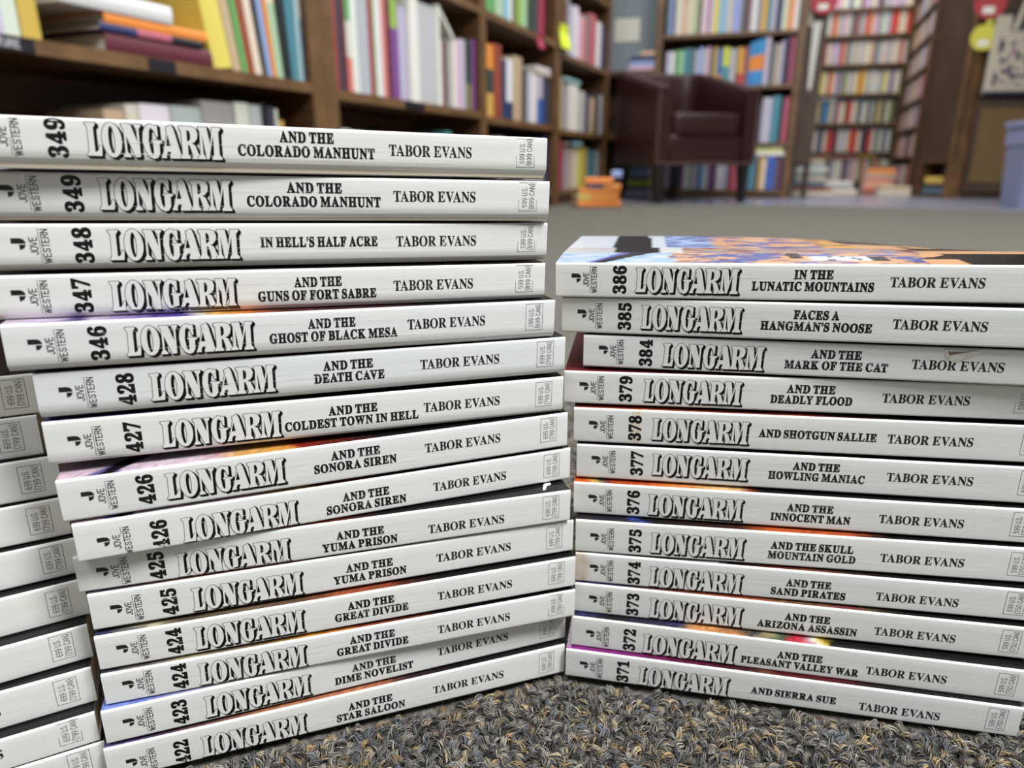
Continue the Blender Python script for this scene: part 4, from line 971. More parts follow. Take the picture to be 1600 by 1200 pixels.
# first case: the shelf in view and the tops of the books below it
row(lf[0], LCASES[0][2], '-24--8 navy@27,-8-10 lavender@26,10-36 green/ivory@25,38-69 gold@27', 'on the middle shelf, nearest left bookcase', (0, 52, 258, 91), parts=True)
row(lf[0], LCASES[0][2], '337-366 yellow~9@29,367-381 tan~8.6@27,382-390 green~8.2@28,390-401 rust~7.8@29,402-413 cream~7.2@26,414-420 charcoal~6.6@27,420-428 periwinkle~6@28,428-434 crimson/orange~5.4@27,434-446 cream/mint~4.6@26,448-460 black~3@27,460-470 teal~1.6@28,470-476 aqua@25,476-488 beige/slate@28',
    'of the leaning row, nearest left bookcase', (258, 92, 484, 129), parts=True)
row(lf[0], 0.075, '-16-4 grey@31,150-172 charcoal@22,172-205 tan@24,206-226 ivory@25.3,227-274 white@25.6,276-323 silver@25.8,325-374 grey@27.5,376-398 ivory@27.8,399-416 silver@27.6,417-424 black@28.4,425-436 charcoal@27.6,436-443 ivory@27.2,444-449 gold@24.5', 'on the bottom shelf, nearest left bookcase', (0, 200, 484, 240), parts=True, setback=.03)
def lie_on(caseM, z, px0, px1, yline, t, bands, label, group, setback=.015, d=.2, tilt=0.0, parts=True):
    xa, ya, xb, yb = yline
    yy = lambda p: ya + (yb - ya) * (p - xa) / (xb - xa)
    s0, _ = on_front(px0, yy(px0), caseM, setback); s1, _ = on_front(px1, yy(px1), caseM, setback)
    return lying(caseM @ Matrix.Translation((s0, setback, z + .0006)), s1 - s0, t, d, bands, label, group, parts, tilt)
z0 = LCASES[0][2]
G = 'books lying flat on the middle shelf, nearest left bookcase'
lie_on(lf[0], z0, 168, 333, (168, 77, 333, 99), .036, ['maroon'], 'maroon hardback lying at the bottom of the flat pile, near left bookcase', G)
lie_on(lf[0], z0 + .0375, 158, 318, (158, 52, 318, 78), .013, ['black', 'rose', 'navy'], 'thin dark paperback with pink patch lying on the maroon hardback', G, setback=.012)
lie_on(lf[0], z0 + .0515, 165, 325, (165, 40, 331, 66), .020, ['orange'], 'orange paperback lying in the flat pile above the dark one', G)
lie_on(lf[0], z0 + .0725, 96, 272, (96, 20, 272, 45), .034, ['white'], 'thick white book lying on top of the orange paperback', G, setback=.01, tilt=0)

# second case
Wh = 'on the middle shelf, second left bookcase'
y2 = (528, 140, 752, 175)
row(lf[1], LCASES[1][2], '524-534 red@29,534-541 charcoal@29,541-549 maroon@29,549-557 green/ivory/salmon@29,557-567 white@30,567-583 silver@29,583-589 crimson@29,589-593 green@28,593-603 white@29,603-611 salmon@29,611-617 maroon@29,617-629 lime/purple@30,629-641 lavender@28', Wh, y2)
row(lf[1], LCASES[1][2], '716-722 pink@24.5,722-730 lavender@24.8,730-741 forest/olive@25.5,741-753 purple@26.2', 'at the right end, second left bookcase', y2)
row(lf[1], 0.075, '530-552 white@23.5,552-572 ivory@23.2,580-610 charcoal@21,612-640 brown@21,640-662 mauve@22,664-684 rose@23.4,684-697 purple@24,698-708 teal@25.5', 'on the bottom shelf, second left bookcase', (528, 225, 752, 245), setback=.03)
# white magazine file with a sloping side
def magazine_file():
    s0, _ = on_front(645, 160, lf[1], .012); s1, _ = on_front(714, 170, lf[1], .012)
    M = lf[1] @ Matrix.Translation((s0, .012, LCASES[1][2] + .0006))
    w = s1 - s0; hb, hf, dp, th = .33, .235, .23, .004
    root = empty('magazine_file', M); tag(root, 'white magazine file with a sloping top standing in the second left bookcase', 'magazine file')
    xs = w * .62
    def prism(name, x0, x1, y0, y1, za, zb):
        m = MB(); m.add([(x0, y0, 0), (x1, y0, 0), (x1, y1, 0), (x0, y1, 0), (x0, y0, za), (x1, y0, zb), (x1, y1, zb), (x0, y1, za)],
                        [(0, 3, 2, 1), (4, 5, 6, 7), (0, 1, 5, 4), (1, 2, 6, 5), (2, 3, 7, 6), (3, 0, 4, 7)]); return m.build(name, M_PAPER, root)
    prism('side_wall', 0, w * .16, 0, dp, hb, hb)
    prism('side_wall', w - .022, w, 0, dp, hf + .012, hf)
    prism('divider', xs - .012, xs + .004, 0, dp, hb, hb)
    prism('rear_wall', w * .16, w - .022, dp - th, dp, hb, hf)
    m = MB()
    m.add([(xs, 0, hb - .016), (w, 0, hf - .016), (w, dp, hf - .016), (xs, dp, hb - .016), (xs, 0, hb), (w, 0, hf), (w, dp, hf), (xs, dp, hb)],
          [(0, 3, 2, 1), (4, 5, 6, 7), (0, 1, 5, 4), (1, 2, 6, 5), (2, 3, 7, 6), (3, 0, 4, 7)])
    m.build('sloping_edge', M_PAPER, root)
    m = MB(); m.box(w * .16, xs - .012, .006, .012, 0, hb * .96); m.build('front_label_panel', flat_mat('pale_grey_card', (186, 186, 188), .6), root)
    for k, (c, t) in enumerate((('slate', .011), ('silver', .014), ('rust', .012), ('charcoal', .009))):
        x = xs + .012 + k * .0165
        shelf_book(M @ Matrix.Translation((x, .008, .0006)), '%s magazine, %s from left inside the white magazine file' % (c, ordinal(k)), 'magazines in the white file', t, .222, .2, [c], False)
magazine_file()

# third case
y3 = (757, 175.5, 866, 197)
row(lf[2], LCASES[2][2], '758-774 orange/forest/gold@28,774-786 rust@29,787-794 navy@24,794-804 white/navy@25,804-817 tan@27,818-826 charcoal@23,826-832 lavender@22,832-840 white@22,840-849 silver/blue@22,849-855 navy@21,855-861 charcoal@21', 'on the middle shelf, third left bookcase', y3)
row(lf[2], UPSH[2], '760-776 green@27,776-789 mint@25,790-797 sky@27,797-803 white@26,803-811 olive@25,811-818 lime@24,818-826 mint@25,826-835 forest@27,835-843 charcoal@28,844-851 crimson@27', 'on the upper shelf, third left bookcase', (759, 15, 847, 55))
row(lf[2], 0.075, '765-778 navy@24,778-792 white@25,792-806 brown@23,806-820 violet@25,820-836 beige@24,836-850 silver@25,850-864 navy@27', 'on the bottom shelf, third left bookcase', (757, 232, 866, 262), setback=.03)
zt = LCASES[2][2] + .225
lie_on(lf[2], zt, 836, 861, (757, 110, 866, 120), .014, ['beige'], 'beige booklet lying over the upright books, third left bookcase', 'booklets lying over the third left bookcase row', d=.15)
lie_on(lf[2], zt + .0155, 838, 860, (757, 100, 866, 112), .02, ['white'], 'white booklet lying on the beige booklet, third left bookcase', 'booklets lying over the third left bookcase row', d=.15)
# fourth case
row(lf[3], UPSH[3], '880-886 brown@25,886-892 grey@27,892-898 lavender@25,899-905 white@26,905-910 pink@23,910-916 salmon@23,916-921 slate@25,921-931 rose@27,932-939 white@25,940-951 navy@24', 'on the upper shelf, fourth left bookcase', (882, 83, 947, 110))
row(lf[3], LCASES[3][2], '874-880 tan@24,881-888 grey@23,888-895 ivory@24,895-903 white@24,904-910 silver@22,910-915 beige@22,916-921 navy@21,922-929 tan@20,930-936 charcoal@23,937-944 silver@23', 'on the middle shelf, fourth left bookcase', (875, 198, 940, 212))
row(lf[3], 0.075, '868-880 crimson@26,881-888 grey@22,889-895 tan@23,896-903 cream@23,904-911 yellow@22,912-917 gold@23,918-923 teal@22,924-929 slate@22,930-944 silver@22', 'on the bottom shelf, fourth left bookcase', (870, 300, 942, 312), setback=.03)
lie_on(lf[3], LCASES[3][2] + .246, 884, 908, (875, 98, 940, 116), .018, ['aqua'], 'pale teal book lying over the middle shelf row, fourth left bookcase', 'books lying over the rows of the fourth left bookcase', d=.16)
lie_on(lf[3], 0.075 + .237, 889, 910, (870, 214, 942, 226), .02, ['aqua', 'slate'], 'pale teal book lying over the bottom shelf row, fourth left bookcase', 'books lying over the rows of the fourth left bookcase', d=.16)

# ------------------------------------------------------------------ case behind the armchair
mf = mid_frame(-0.905)
LIMS.append((mf, .048, .855))
cv = lambda a: 1020 + a / 6.384
def conv(spec, k=6.384, off=1020):
    out = []
    for it in spec.split(','):
        a, rest = it.strip().split(' ', 1); x0, x1 = (float(v) for v in a.split('-'))
        out.append('%.2f-%.2f %s' % (off + x0 / k, off + x1 / k, rest))
    return ','.join(out)
GP = 1.0
row(mf, GP, conv('128-160 slate,160-186 periwinkle,187-214 navy,216-250 cream,251-284 ivory,286-318 peach,319-350 beige,351-376 cream,377-402 beige,403-440 mint,441-478 brown,480-506 white,507-534 pink,536-551 crimson,552-588 lavender,590-638 yellow,640-680 aqua,681-720 sky,722-780 beige,782-850 periwinkle,852-884 grey,886-920 forest,922-968 mauve,970-1024 white,1026-1068 grey,1070-1126 gold,1130-1166 teal,1168-1216 silver,1220-1276 navy,1278-1322 ivory,1325-1356 peach,1357-1390 orange,1392-1424 white,1425-1456 ivory'),
    'on the top visible shelf behind the armchair', (1042, 59, 1247, 45), hr=(.24, .275), parts=False)
row(mf, 0.69, conv('112-156 lavender,157-200 white,203-244 green,245-284 mint,286-340 teal,342-398 slate,402-434 lavender,436-480 periwinkle,482-514 beige,515-546 pink,560-590 olive,591-615 gold,617-666 blue/orange,670-740 lemon/teal,744-806 silver,820-852 gold/red,853-886 orange/scarlet,888-932 mauve,936-980 azure/orange/azure@25,982-1030 azure/orange/azure@26,1031-1078 azure/orange/azure@27,1084-1136 lavender@28,1140-1166 forest@24,1168-1200 grey@24,1202-1234 tan@23,1236-1270 lavender@25,1271-1304 navy@27,1306-1345 maroon@27.5,1347-1388 rose@27,1390-1440 slate@25'),
    'on the shelf just above the armchair', (1042, 146, 1240, 137), hr=(.215, .235), parts=False)
row(mf, 0.345, conv('150-236 charcoal,240-318 lavender@27,320-384 teal@28,386-410 black@25,412-464 rose@27,466-514 silver@25', 5.217, 1140), 'on the shelf beside the armchair right arm', (1042, 226, 1232, 222), parts=False)
row(mf, 0.05, conv('520-546 rust,548-575 lavender,577-600 white,602-626 periwinkle,632-666 charcoal,670-690 purple,692-728 white,730-768 silver,770-800 lavender,802-824 blue,826-852 sky,853-880 white,882-916 purple,918-950 violet,952-990 white,992-1030 lavender,1032-1050 slate,1052-1086 crimson,1087-1120 rose,1124-1196 charcoal', 5.107, 930),
    'on the bottom shelf behind the legs of the armchair', (1032, 305, 1230, 304), hr=(.19, .205), parts=False)
row(mf, 0.05, conv('128-192 teal@21,196-214 brown@21,216-236 gold@21,238-274 cream@20,276-346 blue@21,350-378 mauve@20,379-408 violet@20,412-462 silver@20', 5.217, 1140),
    'on the bottom shelf right of the armchair leg', (1032, 305, 1230, 304), parts=False)
GL = 'books lying on the bottom row beside the armchair'
lie_on(mf, .263, 1181, 1226, (1181, 245, 1230, 245), .026, ['white'], 'white book lying lowest on the bottom row right of the armchair', GL, parts=False)
lie_on(mf, .290, 1181, 1223, (1181, 235, 1230, 235), .018, ['lemon'], 'yellow book lying between two white ones right of the armchair', GL, parts=False)
lie_on(mf, .3085, 1182, 1224, (1181, 228, 1230, 228), .0135, ['white', 'silver'], 'white book lying topmost on the flat pile right of the armchair', GL, parts=False)

# low case left of it: books lying inside and on its top
lo = mid_frame(-1.32)
LIMS.append((lo, .023, .385))
GL = 'books lying in and on the low case beside the armchair'
row(lo, 0.40, conv('200-240 black,242-300 charcoal,302-360 black,362-430 charcoal', 5.107, 930), 'inside the low case behind the armchair', (970, 200, 1020, 200), parts=False, hr=(.2, .25))
for (zz, tt, bands, a, b, lab) in ((.031, .05, ['lavender'], 966, 1014, 'pale lavender book lying at the bottom of the pile behind the armchair legs'), (.082, .022, ['charcoal'], 970, 1012, 'dark book lying on the lavender one behind the armchair legs'),
                             (.105, .035, ['lemon'], 972, 1013, 'yellow book lying mid pile behind the armchair legs'), (.141, .02, ['charcoal'], 971, 1012, 'dark book lying on the yellow one behind the armchair legs'),
                             (.162, .05, ['periwinkle'], 968, 1012, 'pale blue book lying near the top of the pile behind the armchair legs'), (.213, .022, ['slate'], 974, 1010, 'slate book topping the pile behind the armchair legs')):
    lie_on(lo, zz - .03, a, b, (966, 312, 1014, 312), tt, bands, lab, GL, parts=False, setback=-.17, d=.16)
for (zz, tt, bands, a, b, lab) in ((.801, .022, ['pink'], 983, 1025, 'pink book lying lowest on the pile beside the grey wall, behind armchair back'), (.824, .03, ['periwinkle'], 985, 1025, 'pale blue book lying in the pile beside the grey wall'),
                             (.855, .034, ['navy'], 985, 1024, 'dark blue book lying in the pile beside the grey wall'), (.890, .022, ['peach'], 1001, 1024, 'tan book lying on top of the pile beside the grey wall')):
    lie_on(lo, zz, a, b, (983, 95, 1034, 95), tt, bands, lab, GL, parts=False)

# ------------------------------------------------------------------ alcove with the paperback cases
FC = at(1330, 285, 6.2)
def far_frame(s): 
    c, q = math.cos(MA), math.sin(MA)
    return frame(FC.x + c * s, FC.y + q * s, FZ, MA)
FSH = [0.075, 0.315, 0.546, 0.777, 1.004, 1.223, 1.42]
ff = far_frame(-0.37)
bookcase(ff, 0.665, 1.75, 0.20, FSH + [1.6], 'tall case of paperbacks facing us at the far end of the room', up=.02, board=.022, plinth=.04, mats=(M_DARKWOOD, M_WOODEDGE))
# case along the right side of the alcove, seen at a steep angle
RA = R(90 - 21.5 + 180)
RQ = (2.80, 5.07)
RL = 1.13
rd = (math.sin(R(21.5)), math.cos(R(21.5)))
rf = frame(RQ[0] + rd[0] * RL, RQ[1] + rd[1] * RL, FZ, RA)
RSH = [0.05, 0.29, 0.48, 0.655, 0.80, 1.0, 1.19, 1.39]
RSH = [0.05, 0.27, 0.47, 0.66, 0.86, 1.06, 1.26, 1.46]
RFI = rf.inverted()
st = MB()
def stuff_book(m, t, h, d, b):
    o = MB(); book_mesh(o, o, t, h, d, [jit(PAL[b])]); n0 = len(st.v)
    st.v += [tuple(m @ Vector(q)) for q in o.v]
    for f, mi, c in zip(o.f, o.m, o.c): st.face([q + n0 for q in f], mi, c)
FARC = [['peach', 'rust', 'cream', 'salmon', 'olive', 'mauve', 'silver'], ['ivory', 'slate', 'violet', 'cream', 'scarlet', 'red', 'maroon'],
        ['tan', 'charcoal', 'azure', 'olive', 'cream', 'slate', 'salmon', 'ivory', 'rust'], ['yellow', 'ivory', 'salmon', 'orange', 'white', 'purple', 'silver', 'olive'],
        ['red', 'cream', 'pink', 'lavender', 'scarlet', 'peach', 'slate', 'ivory', 'tan'], ['ivory', 'scarlet', 'peach', 'silver', 'pink', 'cream', 'slate', 'rust', 'grey'],
        ['red', 'silver', 'pink', 'cream', 'white', 'maroon', 'ivory']]
rowname = ['lowest', 'second lowest', 'third lowest', 'fourth lowest', 'fifth lowest', 'sixth lowest', 'top visible']
for k, z in enumerate(FSH):
    x = .024; i = 0
    pal = FARC[k]
    while x < .65:
        t = BK.uniform(.022, .036)
        if x + t > .655: break
        b = pal[i % len(pal)] if i < len(pal) else BK.choice(pal + ['ivory', 'cream', 'scarlet', 'silver'])
        h = BK.uniform(.165, .18)
        m = RFI @ ff @ Matrix.Translation((x + t / 2, .02 + BK.uniform(0, .006), z + .0006))
        stuff_book(m, t * .97, h, .11, b)
        x += t; i += 1
# books lying across the tops of the rows
k = 0
for (zz, xa, L, t, b) in ((.315 - .055, .03, .16, .018, 'peach'), (.315 - .055, .20, .17, .018, 'salmon'), (.777 - .05, .03, .14, .02, 'white'), (.315 - .055, .39, .15, .028, 'gold')):
    lying(ff @ Matrix.Translation((xa, .02, zz)), L, t, .11, [b], '%s book lying across the row tops of the far case' % b, 'books lying across the far case rows', False); k += 1

bookcase(rf, RL, 1.75, 0.20, RSH, 'long case of paperbacks running along the right side of the alcove', up=.02, board=.02, plinth=.03, mats=(M_WOOD, M_WOODEDGE))
for z in RSH:
    x = .03
    while x < RL - .05:
        t = BK.uniform(.018, .034); h = BK.uniform(.14, .165)
        if BK.random() < .06: x += .03; continue
        b = BK.choice(['pink', 'cream', 'ivory', 'tan', 'mauve', 'lavender', 'salmon', 'silver', 'rust', 'peach', 'beige', 'slate', 'rose'])
        stuff_book(Matrix.Translation((x + t / 2, .012 + BK.uniform(0, .008), z + .0008)), t * .96, h, .11, b)
        x += t
so = st.build('shelved_paperbacks', [M_BOOK, M_BPAGES]); so.matrix_world = rf
tag(so, 'rows of faded paperbacks filling the two tall cases of the alcove', 'books', kind='stuff')

# end of that case facing us: wooden panel with a small cubby at its foot
PA, PB, PC = Vector((2.745, 4.87, 0)), Vector((2.90, 4.60, 0)), Vector((3.2, 4.2, 0))
PB = Vector((at(1477, 312, 4.62).x, 4.62, 0))
def seg_frame(a, b):
    v = b - a
    return frame(a.x, a.y, FZ, math.atan2(v.y, v.x)), v.length
ef, EL = seg_frame(PA, PB)
er = empty('end_panel_unit', ef); tag(er, 'brown wooden end panel of the right case with an open cubby at its foot', 'bookcase end')
m = MB(); m.box(0, EL, 0, .022, .235, 1.75); m.build('upper_panel', M_DARKWOOD, er)
m = MB(); m.box(0, .03, -.004, .18, 0, .235, 0); m.build('post', M_WOOD, er)
m = MB(); m.box(EL - .03, EL, -.004, .18, 0, 1.75, 0); m.build('post', M_WOODEDGE, er)
m = MB(); m.box(.03, EL - .03, 0, .18, .222, .235); m.build('shelf', M_WOODEDGE, er)
m = MB(); m.box(.03, EL - .03, .0, .18, 0, .02); m.build('cubby_floor', M_WOOD, er)
m = MB(); m.box(.03, EL - .03, .17, .18, .02, .222); m.build('back_panel', M_WOOD, er)
GC = 'books in the cubby of the end panel'
for i, (zz, t, b, L) in enumerate(((.021, .035, 'slate', EL - .09), (.057, .03, 'charcoal', EL - .1))):
    lying(ef @ Matrix.Translation((.04, .02, zz)), L, t, .12, [b], '%s book lying in the cubby below the end panel' % b, GC, False)
lying(ef @ Matrix.Translation((.055, .015, .088)), EL - .12, .045, .12, ['gold'], 'golden yellow book lying on top in the cubby below the end panel', GC, False)

# dark panel with a cork field right of it, tote bag, fruit shaped tags
df = frame(PB.x + .004, PB.y + .0, FZ, R(-8)); DL = 1.2
pr = empty('wall_right', df); pr['kind'] = 'structure'
bpy.data.objects.remove(pr)
wm = MB(); wm.box(0, DL, .05, .12, 0, 2.7); structure('wall_right', wm, M_DARKWOOD, df)
pr = empty('pin_board', df); tag(pr, 'dark framed cork board low on the wall behind the blue-grey bin', 'board')
xb0, zb0 = on_front(1527, 200, df, .03)
m = MB(); m.box(xb0 - .03, DL - .05, .022, .0495, .04, .60); m.build('frame', M_DARKWOOD, pr)
m = MB(); m.box(xb0, DL - .1, .016, .0222, .1, .545); m.build('cork_field', M_OLIVE, pr)
# tote bag
def tote():
    x0, _ = on_front(1536, 148, df, -.03)
    z0 = on_front(1536, 148, df, -.03)[1]
    w, h = .40, .44
    M = df @ Matrix.Translation((x0, -.03, z0))
    root = empty('tote_bag', M); tag(root, 'beige cloth tote bag with a purple and black print hanging on the right wall', 'bag')
    nx, nz = 44, 44
    m = MB()
    for side in (0, 1):
        o = len(m.v)
        for j in range(nz + 1):
            for i in range(nx + 1):
                u, v = i / nx, j / nz
                bulge = .022 * math.sin(math.pi * u) ** .6 * math.sin(math.pi * min(1, v * .8 + .12)) 
                y = (-bulge if side == 0 else .02 + bulge * .2) + .01
                m.v.append((u * w + .018 * v * (1 - 2 * u) * .2, y, v * h))
        for j in range(nz):
            for i in range(nx):
                u, v = (i + .5) / nx, (j + .5) / nz
                c = (176, 166, 146)
                q = noise.noise((u * 6, v * 6, 4.0)) + .5 * noise.noise((u * 15, v * 15, 1.0))
                if side == 0:
                    if v < .05: c = (44, 42, 64)
                    elif .1 < u < .95 and .12 < v < .72:
                        if q > .22: c = (52, 48, 66)
                        elif q < -.42: c = (130, 60, 120)
                        elif q > .1: c = (112, 106, 112)
                    elif v > .8 and u > .2: c = (60, 62, 62) if q > -.3 else (104, 104, 100)
                a = o + j * (nx + 1) + i
                f = (a, a + 1, a + nx + 2, a + nx + 1)
                m.face(f if side == 0 else f[::-1], 0, lin(c))
    n1 = (nx + 1) * (nz + 1)
    for i in range(nx): m.face((i, n1 + i, n1 + i + 1, i + 1), 0, lin((44, 42, 64)))
    for j in range(nz):
        a = j * (nx + 1); b = a + nx + 1
        m.face((a, b, b + n1, a + n1), 0, lin((168, 158, 140))); a += nx; b += nx
        m.face((a, a + n1, b + n1, b), 0, lin((168, 158, 140)))
    m.build('bag_body', M_ATTR, root, 60)
    for (xa, xbb) in ((.10, .17), (.30, .23)):
        s = MB(); rings = []
        for k in range(9):
            t = k / 8; x = xa + (xbb - xa) * t; z = h - .09 + .30 * t; y = -.012 + .012 * t
            rings.append([(x - .012, y - .003, z), (x + .012, y - .003, z), (x + .012, y, z), (x - .012, y, z)])
        s.loft(rings, 0, lin((186, 178, 158))); s.build('strap', M_ATTR, root)
    k = MB(); k.box(.19, .21, -.02, .06, h + .195, h + .212); k.build('hook', M_NAIL, root)
tote()
def fruit_tag(M, r, col, label, leaf=None):
    root = empty('fruit_tag', M); tag(root, label, 'paper tag')
    m = MB(); n = 40; f = []; b = []
    for i in range(n):
        a = 2 * math.pi * i / n + math.pi / 2
        rr = r * (1 - .10 * math.exp(-((a - math.pi / 2) % (2 * math.pi) - 0) ** 2 / .1) + .05 * math.cos(2 * a) * .5 - .05 * max(0, -math.sin(a)) ** 6)
        f.append((rr * math.cos(a), -.004, rr * math.sin(a))); b.append((rr * math.cos(a) * .97, .0, rr * math.sin(a) * .97))
    m.loft([b, f], 0); m.build('body', flat_mat('tag_paper', col, .6), root)
    m = MB(); m.box(-r * .42, r * .32, -.0055, -.0042, -r * .62, -r * .18); m.build('white_sticker', M_PAPER, root)
    m = MB()
    lc = leaf or col
    m.add([(0, -.004, r * .85), (r * .12, -.005, r * .95), (r * .55, -.006, r * 1.05), (r * .2, -.005, r * 1.35), (r * .02, -.004, r * 1.45), (-r * .08, -.003, r * 1.1)], [(0, 1, 2, 3, 4, 5)])
    m.add([(0, -.0005, r * .85), (r * .12, -.0005, r * .95), (r * .55, -.0005, r * 1.05), (r * .2, -.0005, r * 1.35), (r * .02, -.0005, r * 1.45), (-r * .08, -.0005, r * 1.1)], [(5, 4, 3, 2, 1, 0)])
    m.build('leaf', flat_mat('tag_leaf', lc, .6), root)
tx, tz = on_front(1534, 60, df, .03); r1 = .078
fruit_tag(df @ Matrix.Translation((tx, .0, tz)), r1, (206, 200, 70), 'yellow apple shaped paper tag hanging below the red one by the tote bag')
tx, tz = on_front(1542, 8, df, .03)
fruit_tag(df @ Matrix.Translation((tx, -.01, tz)), .088, (172, 52, 58), 'red apple shaped paper tag hanging above the yellow one by the tote bag')
# side of a case left of the alcove with hanging papers
sf = mid_frame(0.012)
sx, SZ = 0.0, 1.75
sr = empty('case_side', sf); tag(sr, 'dark end panel between the case behind the armchair and the alcove', 'bookcase end')
m = MB(); m.box(0, .115, .10, .13, .22, 1.75); m.build('panel', M_DARKWOOD, sr)
m = MB(); m.box(0, .115, .11, .28, .20, .22); m.build('foot_rail', M_DARKWOOD, sr)
m = MB(); m.box(0, .02, .13, .28, 0, .20); m.box(.095, .115, .13, .28, 0, .20); m.build('legs', M_DARKWOOD, sr)
px0, pz0 = on_front(1264, 140, sf, .09); px1, pz1 = on_front(1275, 36, sf, .09)
pr = empty('hanging_paper', sf); tag(pr, 'long white folded paper hanging on the dark panel left of the alcove', 'paper')
m = MB(); rings = []
for k in range(9):
    t = k / 8; xx = px0 + (px1 - px0) * t; wd = .018 + .03 * t; y = .092 - .035 * t * t
    z = pz0 + (pz1 - pz0) * t
    rings.append([(xx - wd * .4, y, z), (xx + wd * .6, y - .02 * t, z), (xx + wd * .6, y - .02 * t + .002, z), (xx - wd * .4, y + .002, z)])
m.loft(rings); m.build('sheet', M_PAPER, pr)
m = MB(); m.box(px0 - .012, px0 + .012, .088, .1, pz0 - .04, pz0 - .01); m.build('clip', M_NAIL, pr)
p2x, p2z = on_front(1266, 30, sf, .09)
m = MB(); m.box(p2x - .02, p2x + .015, .092, .0985, p2z - .04, p2z + .25); q = m.build('hanging_card', flat_mat('beige_card', (186, 180, 160), .8)); q.matrix_world = sf
tag(q, 'beige card strip hanging above the folded paper by the alcove', 'card')
tx, tz = on_front(1288, 2, sf, .06)
fruit_tag(sf @ Matrix.Translation((tx, .06, tz)), .075, (176, 50, 62), 'red apple shaped paper tag at the top left corner of the alcove')

# piles of books on the alcove floor
GPILE = 'books piled on the alcove floor'
def floor_pile(px, py, Y, specs, nm):
    p = at(px, py, Y); z = FZ + .0005
    for i, (b, t, L, off) in enumerate(specs):
        M = frame(p.x + off, p.y, z, MA + R(BK.uniform(-5, 5)))
        lying(M, L, t, .15, [b], '%s book, %s from the floor in %s' % (b, ordinal(i), nm), GPILE, False)
        z += t + .0006
floor_pile(1236, 305, 5.05, [('cream', .03, .26, 0), ('rust', .03, .25, .01), ('slate', .035, .2, .01), ('beige', .03, .2, .015), ('grey', .03, .19, .01), ('ivory', .03, .2, .02), ('silver', .03, .18, .02), ('tan', .025, .17, .02)], 'the grey pile left of the alcove')
floor_pile(1282, 304, 5.25, [('cream', .035, .24, 0), ('silver', .03, .20, .02), ('white', .025, .18, .03)], 'the low pale pile before the far case')
floor_pile(1346, 303, 5.2, [('rust', .028, .20, 0), ('salmon', .028, .2, .005), ('peach', .03, .19, .01), ('salmon', .028, .18, .01), ('tan', .03, .2, .015), ('orange', .035, .18, .02), ('brown', .02, .16, .03)], 'the orange pile before the far case')
floor_pile(1372, 303, 4.95, [('beige', .035, .2, 0), ('tan', .03, .19, .01)], 'the beige pile by the right case')

# orange pile on the carpet before the fourth left case
GO = 'orange books piled at the foot of the fourth left case'
p = at(903, 318, 3.62); z = FZ + .003
for i, (b, t, L, off) in enumerate(((['orange'], .03, .225, 0), (['orange', 'gold'], .034, .21, .0), (['orange'], .024, .20, .012), (['orange', 'navy'], .022, .17, .045), (['orange'], .03, .14, .035))):
    M = frame(p.x + off, p.y, z, R(8 - 3 * i))
    lying(M, L, t, .16, b, 'orange book, %s from the floor in the pile before the fourth left case' % ordinal(i), GO, False)
    z += t + .0006
M = frame(p.x + .17, p.y + .02, z, R(-5)); lying(M, .05, .035, .08, ['periwinkle'], 'small pale blue box on top of the orange pile', GO, False)['category'] = 'book'

# ------------------------------------------------------------------ small things on the left cases
# switch plate
wp = mid_frame(-1.24, 0.345)
a = on_front(961, 30, wp, -.006); b = on_front(999, 65, wp, -.006)
sw = empty('switch_plate', wp); tag(sw, 'ivory wall switch plate on the grey wall', 'switch')
m = MB(); m.box(a[0], b[0], -.007, 0, b[1], a[1], bev=.003); m.build('plate', M_PLATE, sw)
for k in range(3):
    xx = a[0] + (b[0] - a[0]) * (k + .5) / 3
    m = MB(); m.box(xx - .006, xx + .006, -.013, -.007, (a[1] + b[1]) / 2 - .012, (a[1] + b[1]) / 2 + .012, bev=.002); m.build('toggle', M_PLATE, sw)
# fluorescent yellow flag and crimson ribbon
def hang(name, caseM, px0, px1, py0, py1, sb, col, label, cat, t=.003):
    a = on_front(px0, py0, caseM, sb); b = on_front(px1, py1, caseM, sb)
    m = MB(); rings = []
    for k in range(7):
        u = k / 6; z = a[1] + (b[1] - a[1]) * u; w = .75 + .25 * u; y = sb + .006 * math.sin(u * 5)
        cx = (a[0] + b[0]) / 2; hw = (b[0] - a[0]) / 2 * w
        rings.append([(cx - hw, y, z), (cx + hw, y, z), (cx + hw, y + t, z), (cx - hw, y + t, z)])
    m.loft(rings); o = m.build(name, flat_mat(name, col, .6)); o.matrix_world = caseM
    tag(o, label, cat)
hang('paper_flag', lf[3], 876, 891, 34, 80, -.012, (226, 240, 60), 'fluorescent yellow paper flag hanging on the fourth left bookcase', 'flag')
hang('ribbon', lf[2], 841, 850, 52, 78, -.008, (170, 44, 84), 'crimson ribbon hanging from the upper shelf of the third left bookcase', 'ribbon')
# shelf labels
def shelf_label(caseM, zt, px0, px1, y, label, text=None):
    a = on_front(px0, y, caseM, -.002); b = on_front(px1, y, caseM, -.002)
    z0, z1 = zt - .0245, zt - .002
    root = empty('shelf_label', caseM); tag(root, label, 'label')
    m = MB(); m.box(a[0], b[0], -.002, -.0004, z0, z1); m.build('strip', M_LABEL, root)
    if text:
        vs, fs, w = sans(text, 1.0); m = MB(); k = .0118 / 6
        x1 = on_front(text_end, y, caseM, -.002)[0]
        m.add([(x1 - (w - u) * k * 1.05, -.0024, z0 + .0052 + v * k) for u, v in vs], fs)
        m.build('lettering', flat_mat('label_white', (200, 200, 205), .5), root)
text_end = 30
shelf_label(lf[0], LCASES[0][2], -20, 53, 66, 'black shelf label ending in white letters at the top left corner', 'ATURE')
shelf_label(lf[0], LCASES[0][2], 234, 275, 104, 'black shelf label under the maroon hardback')
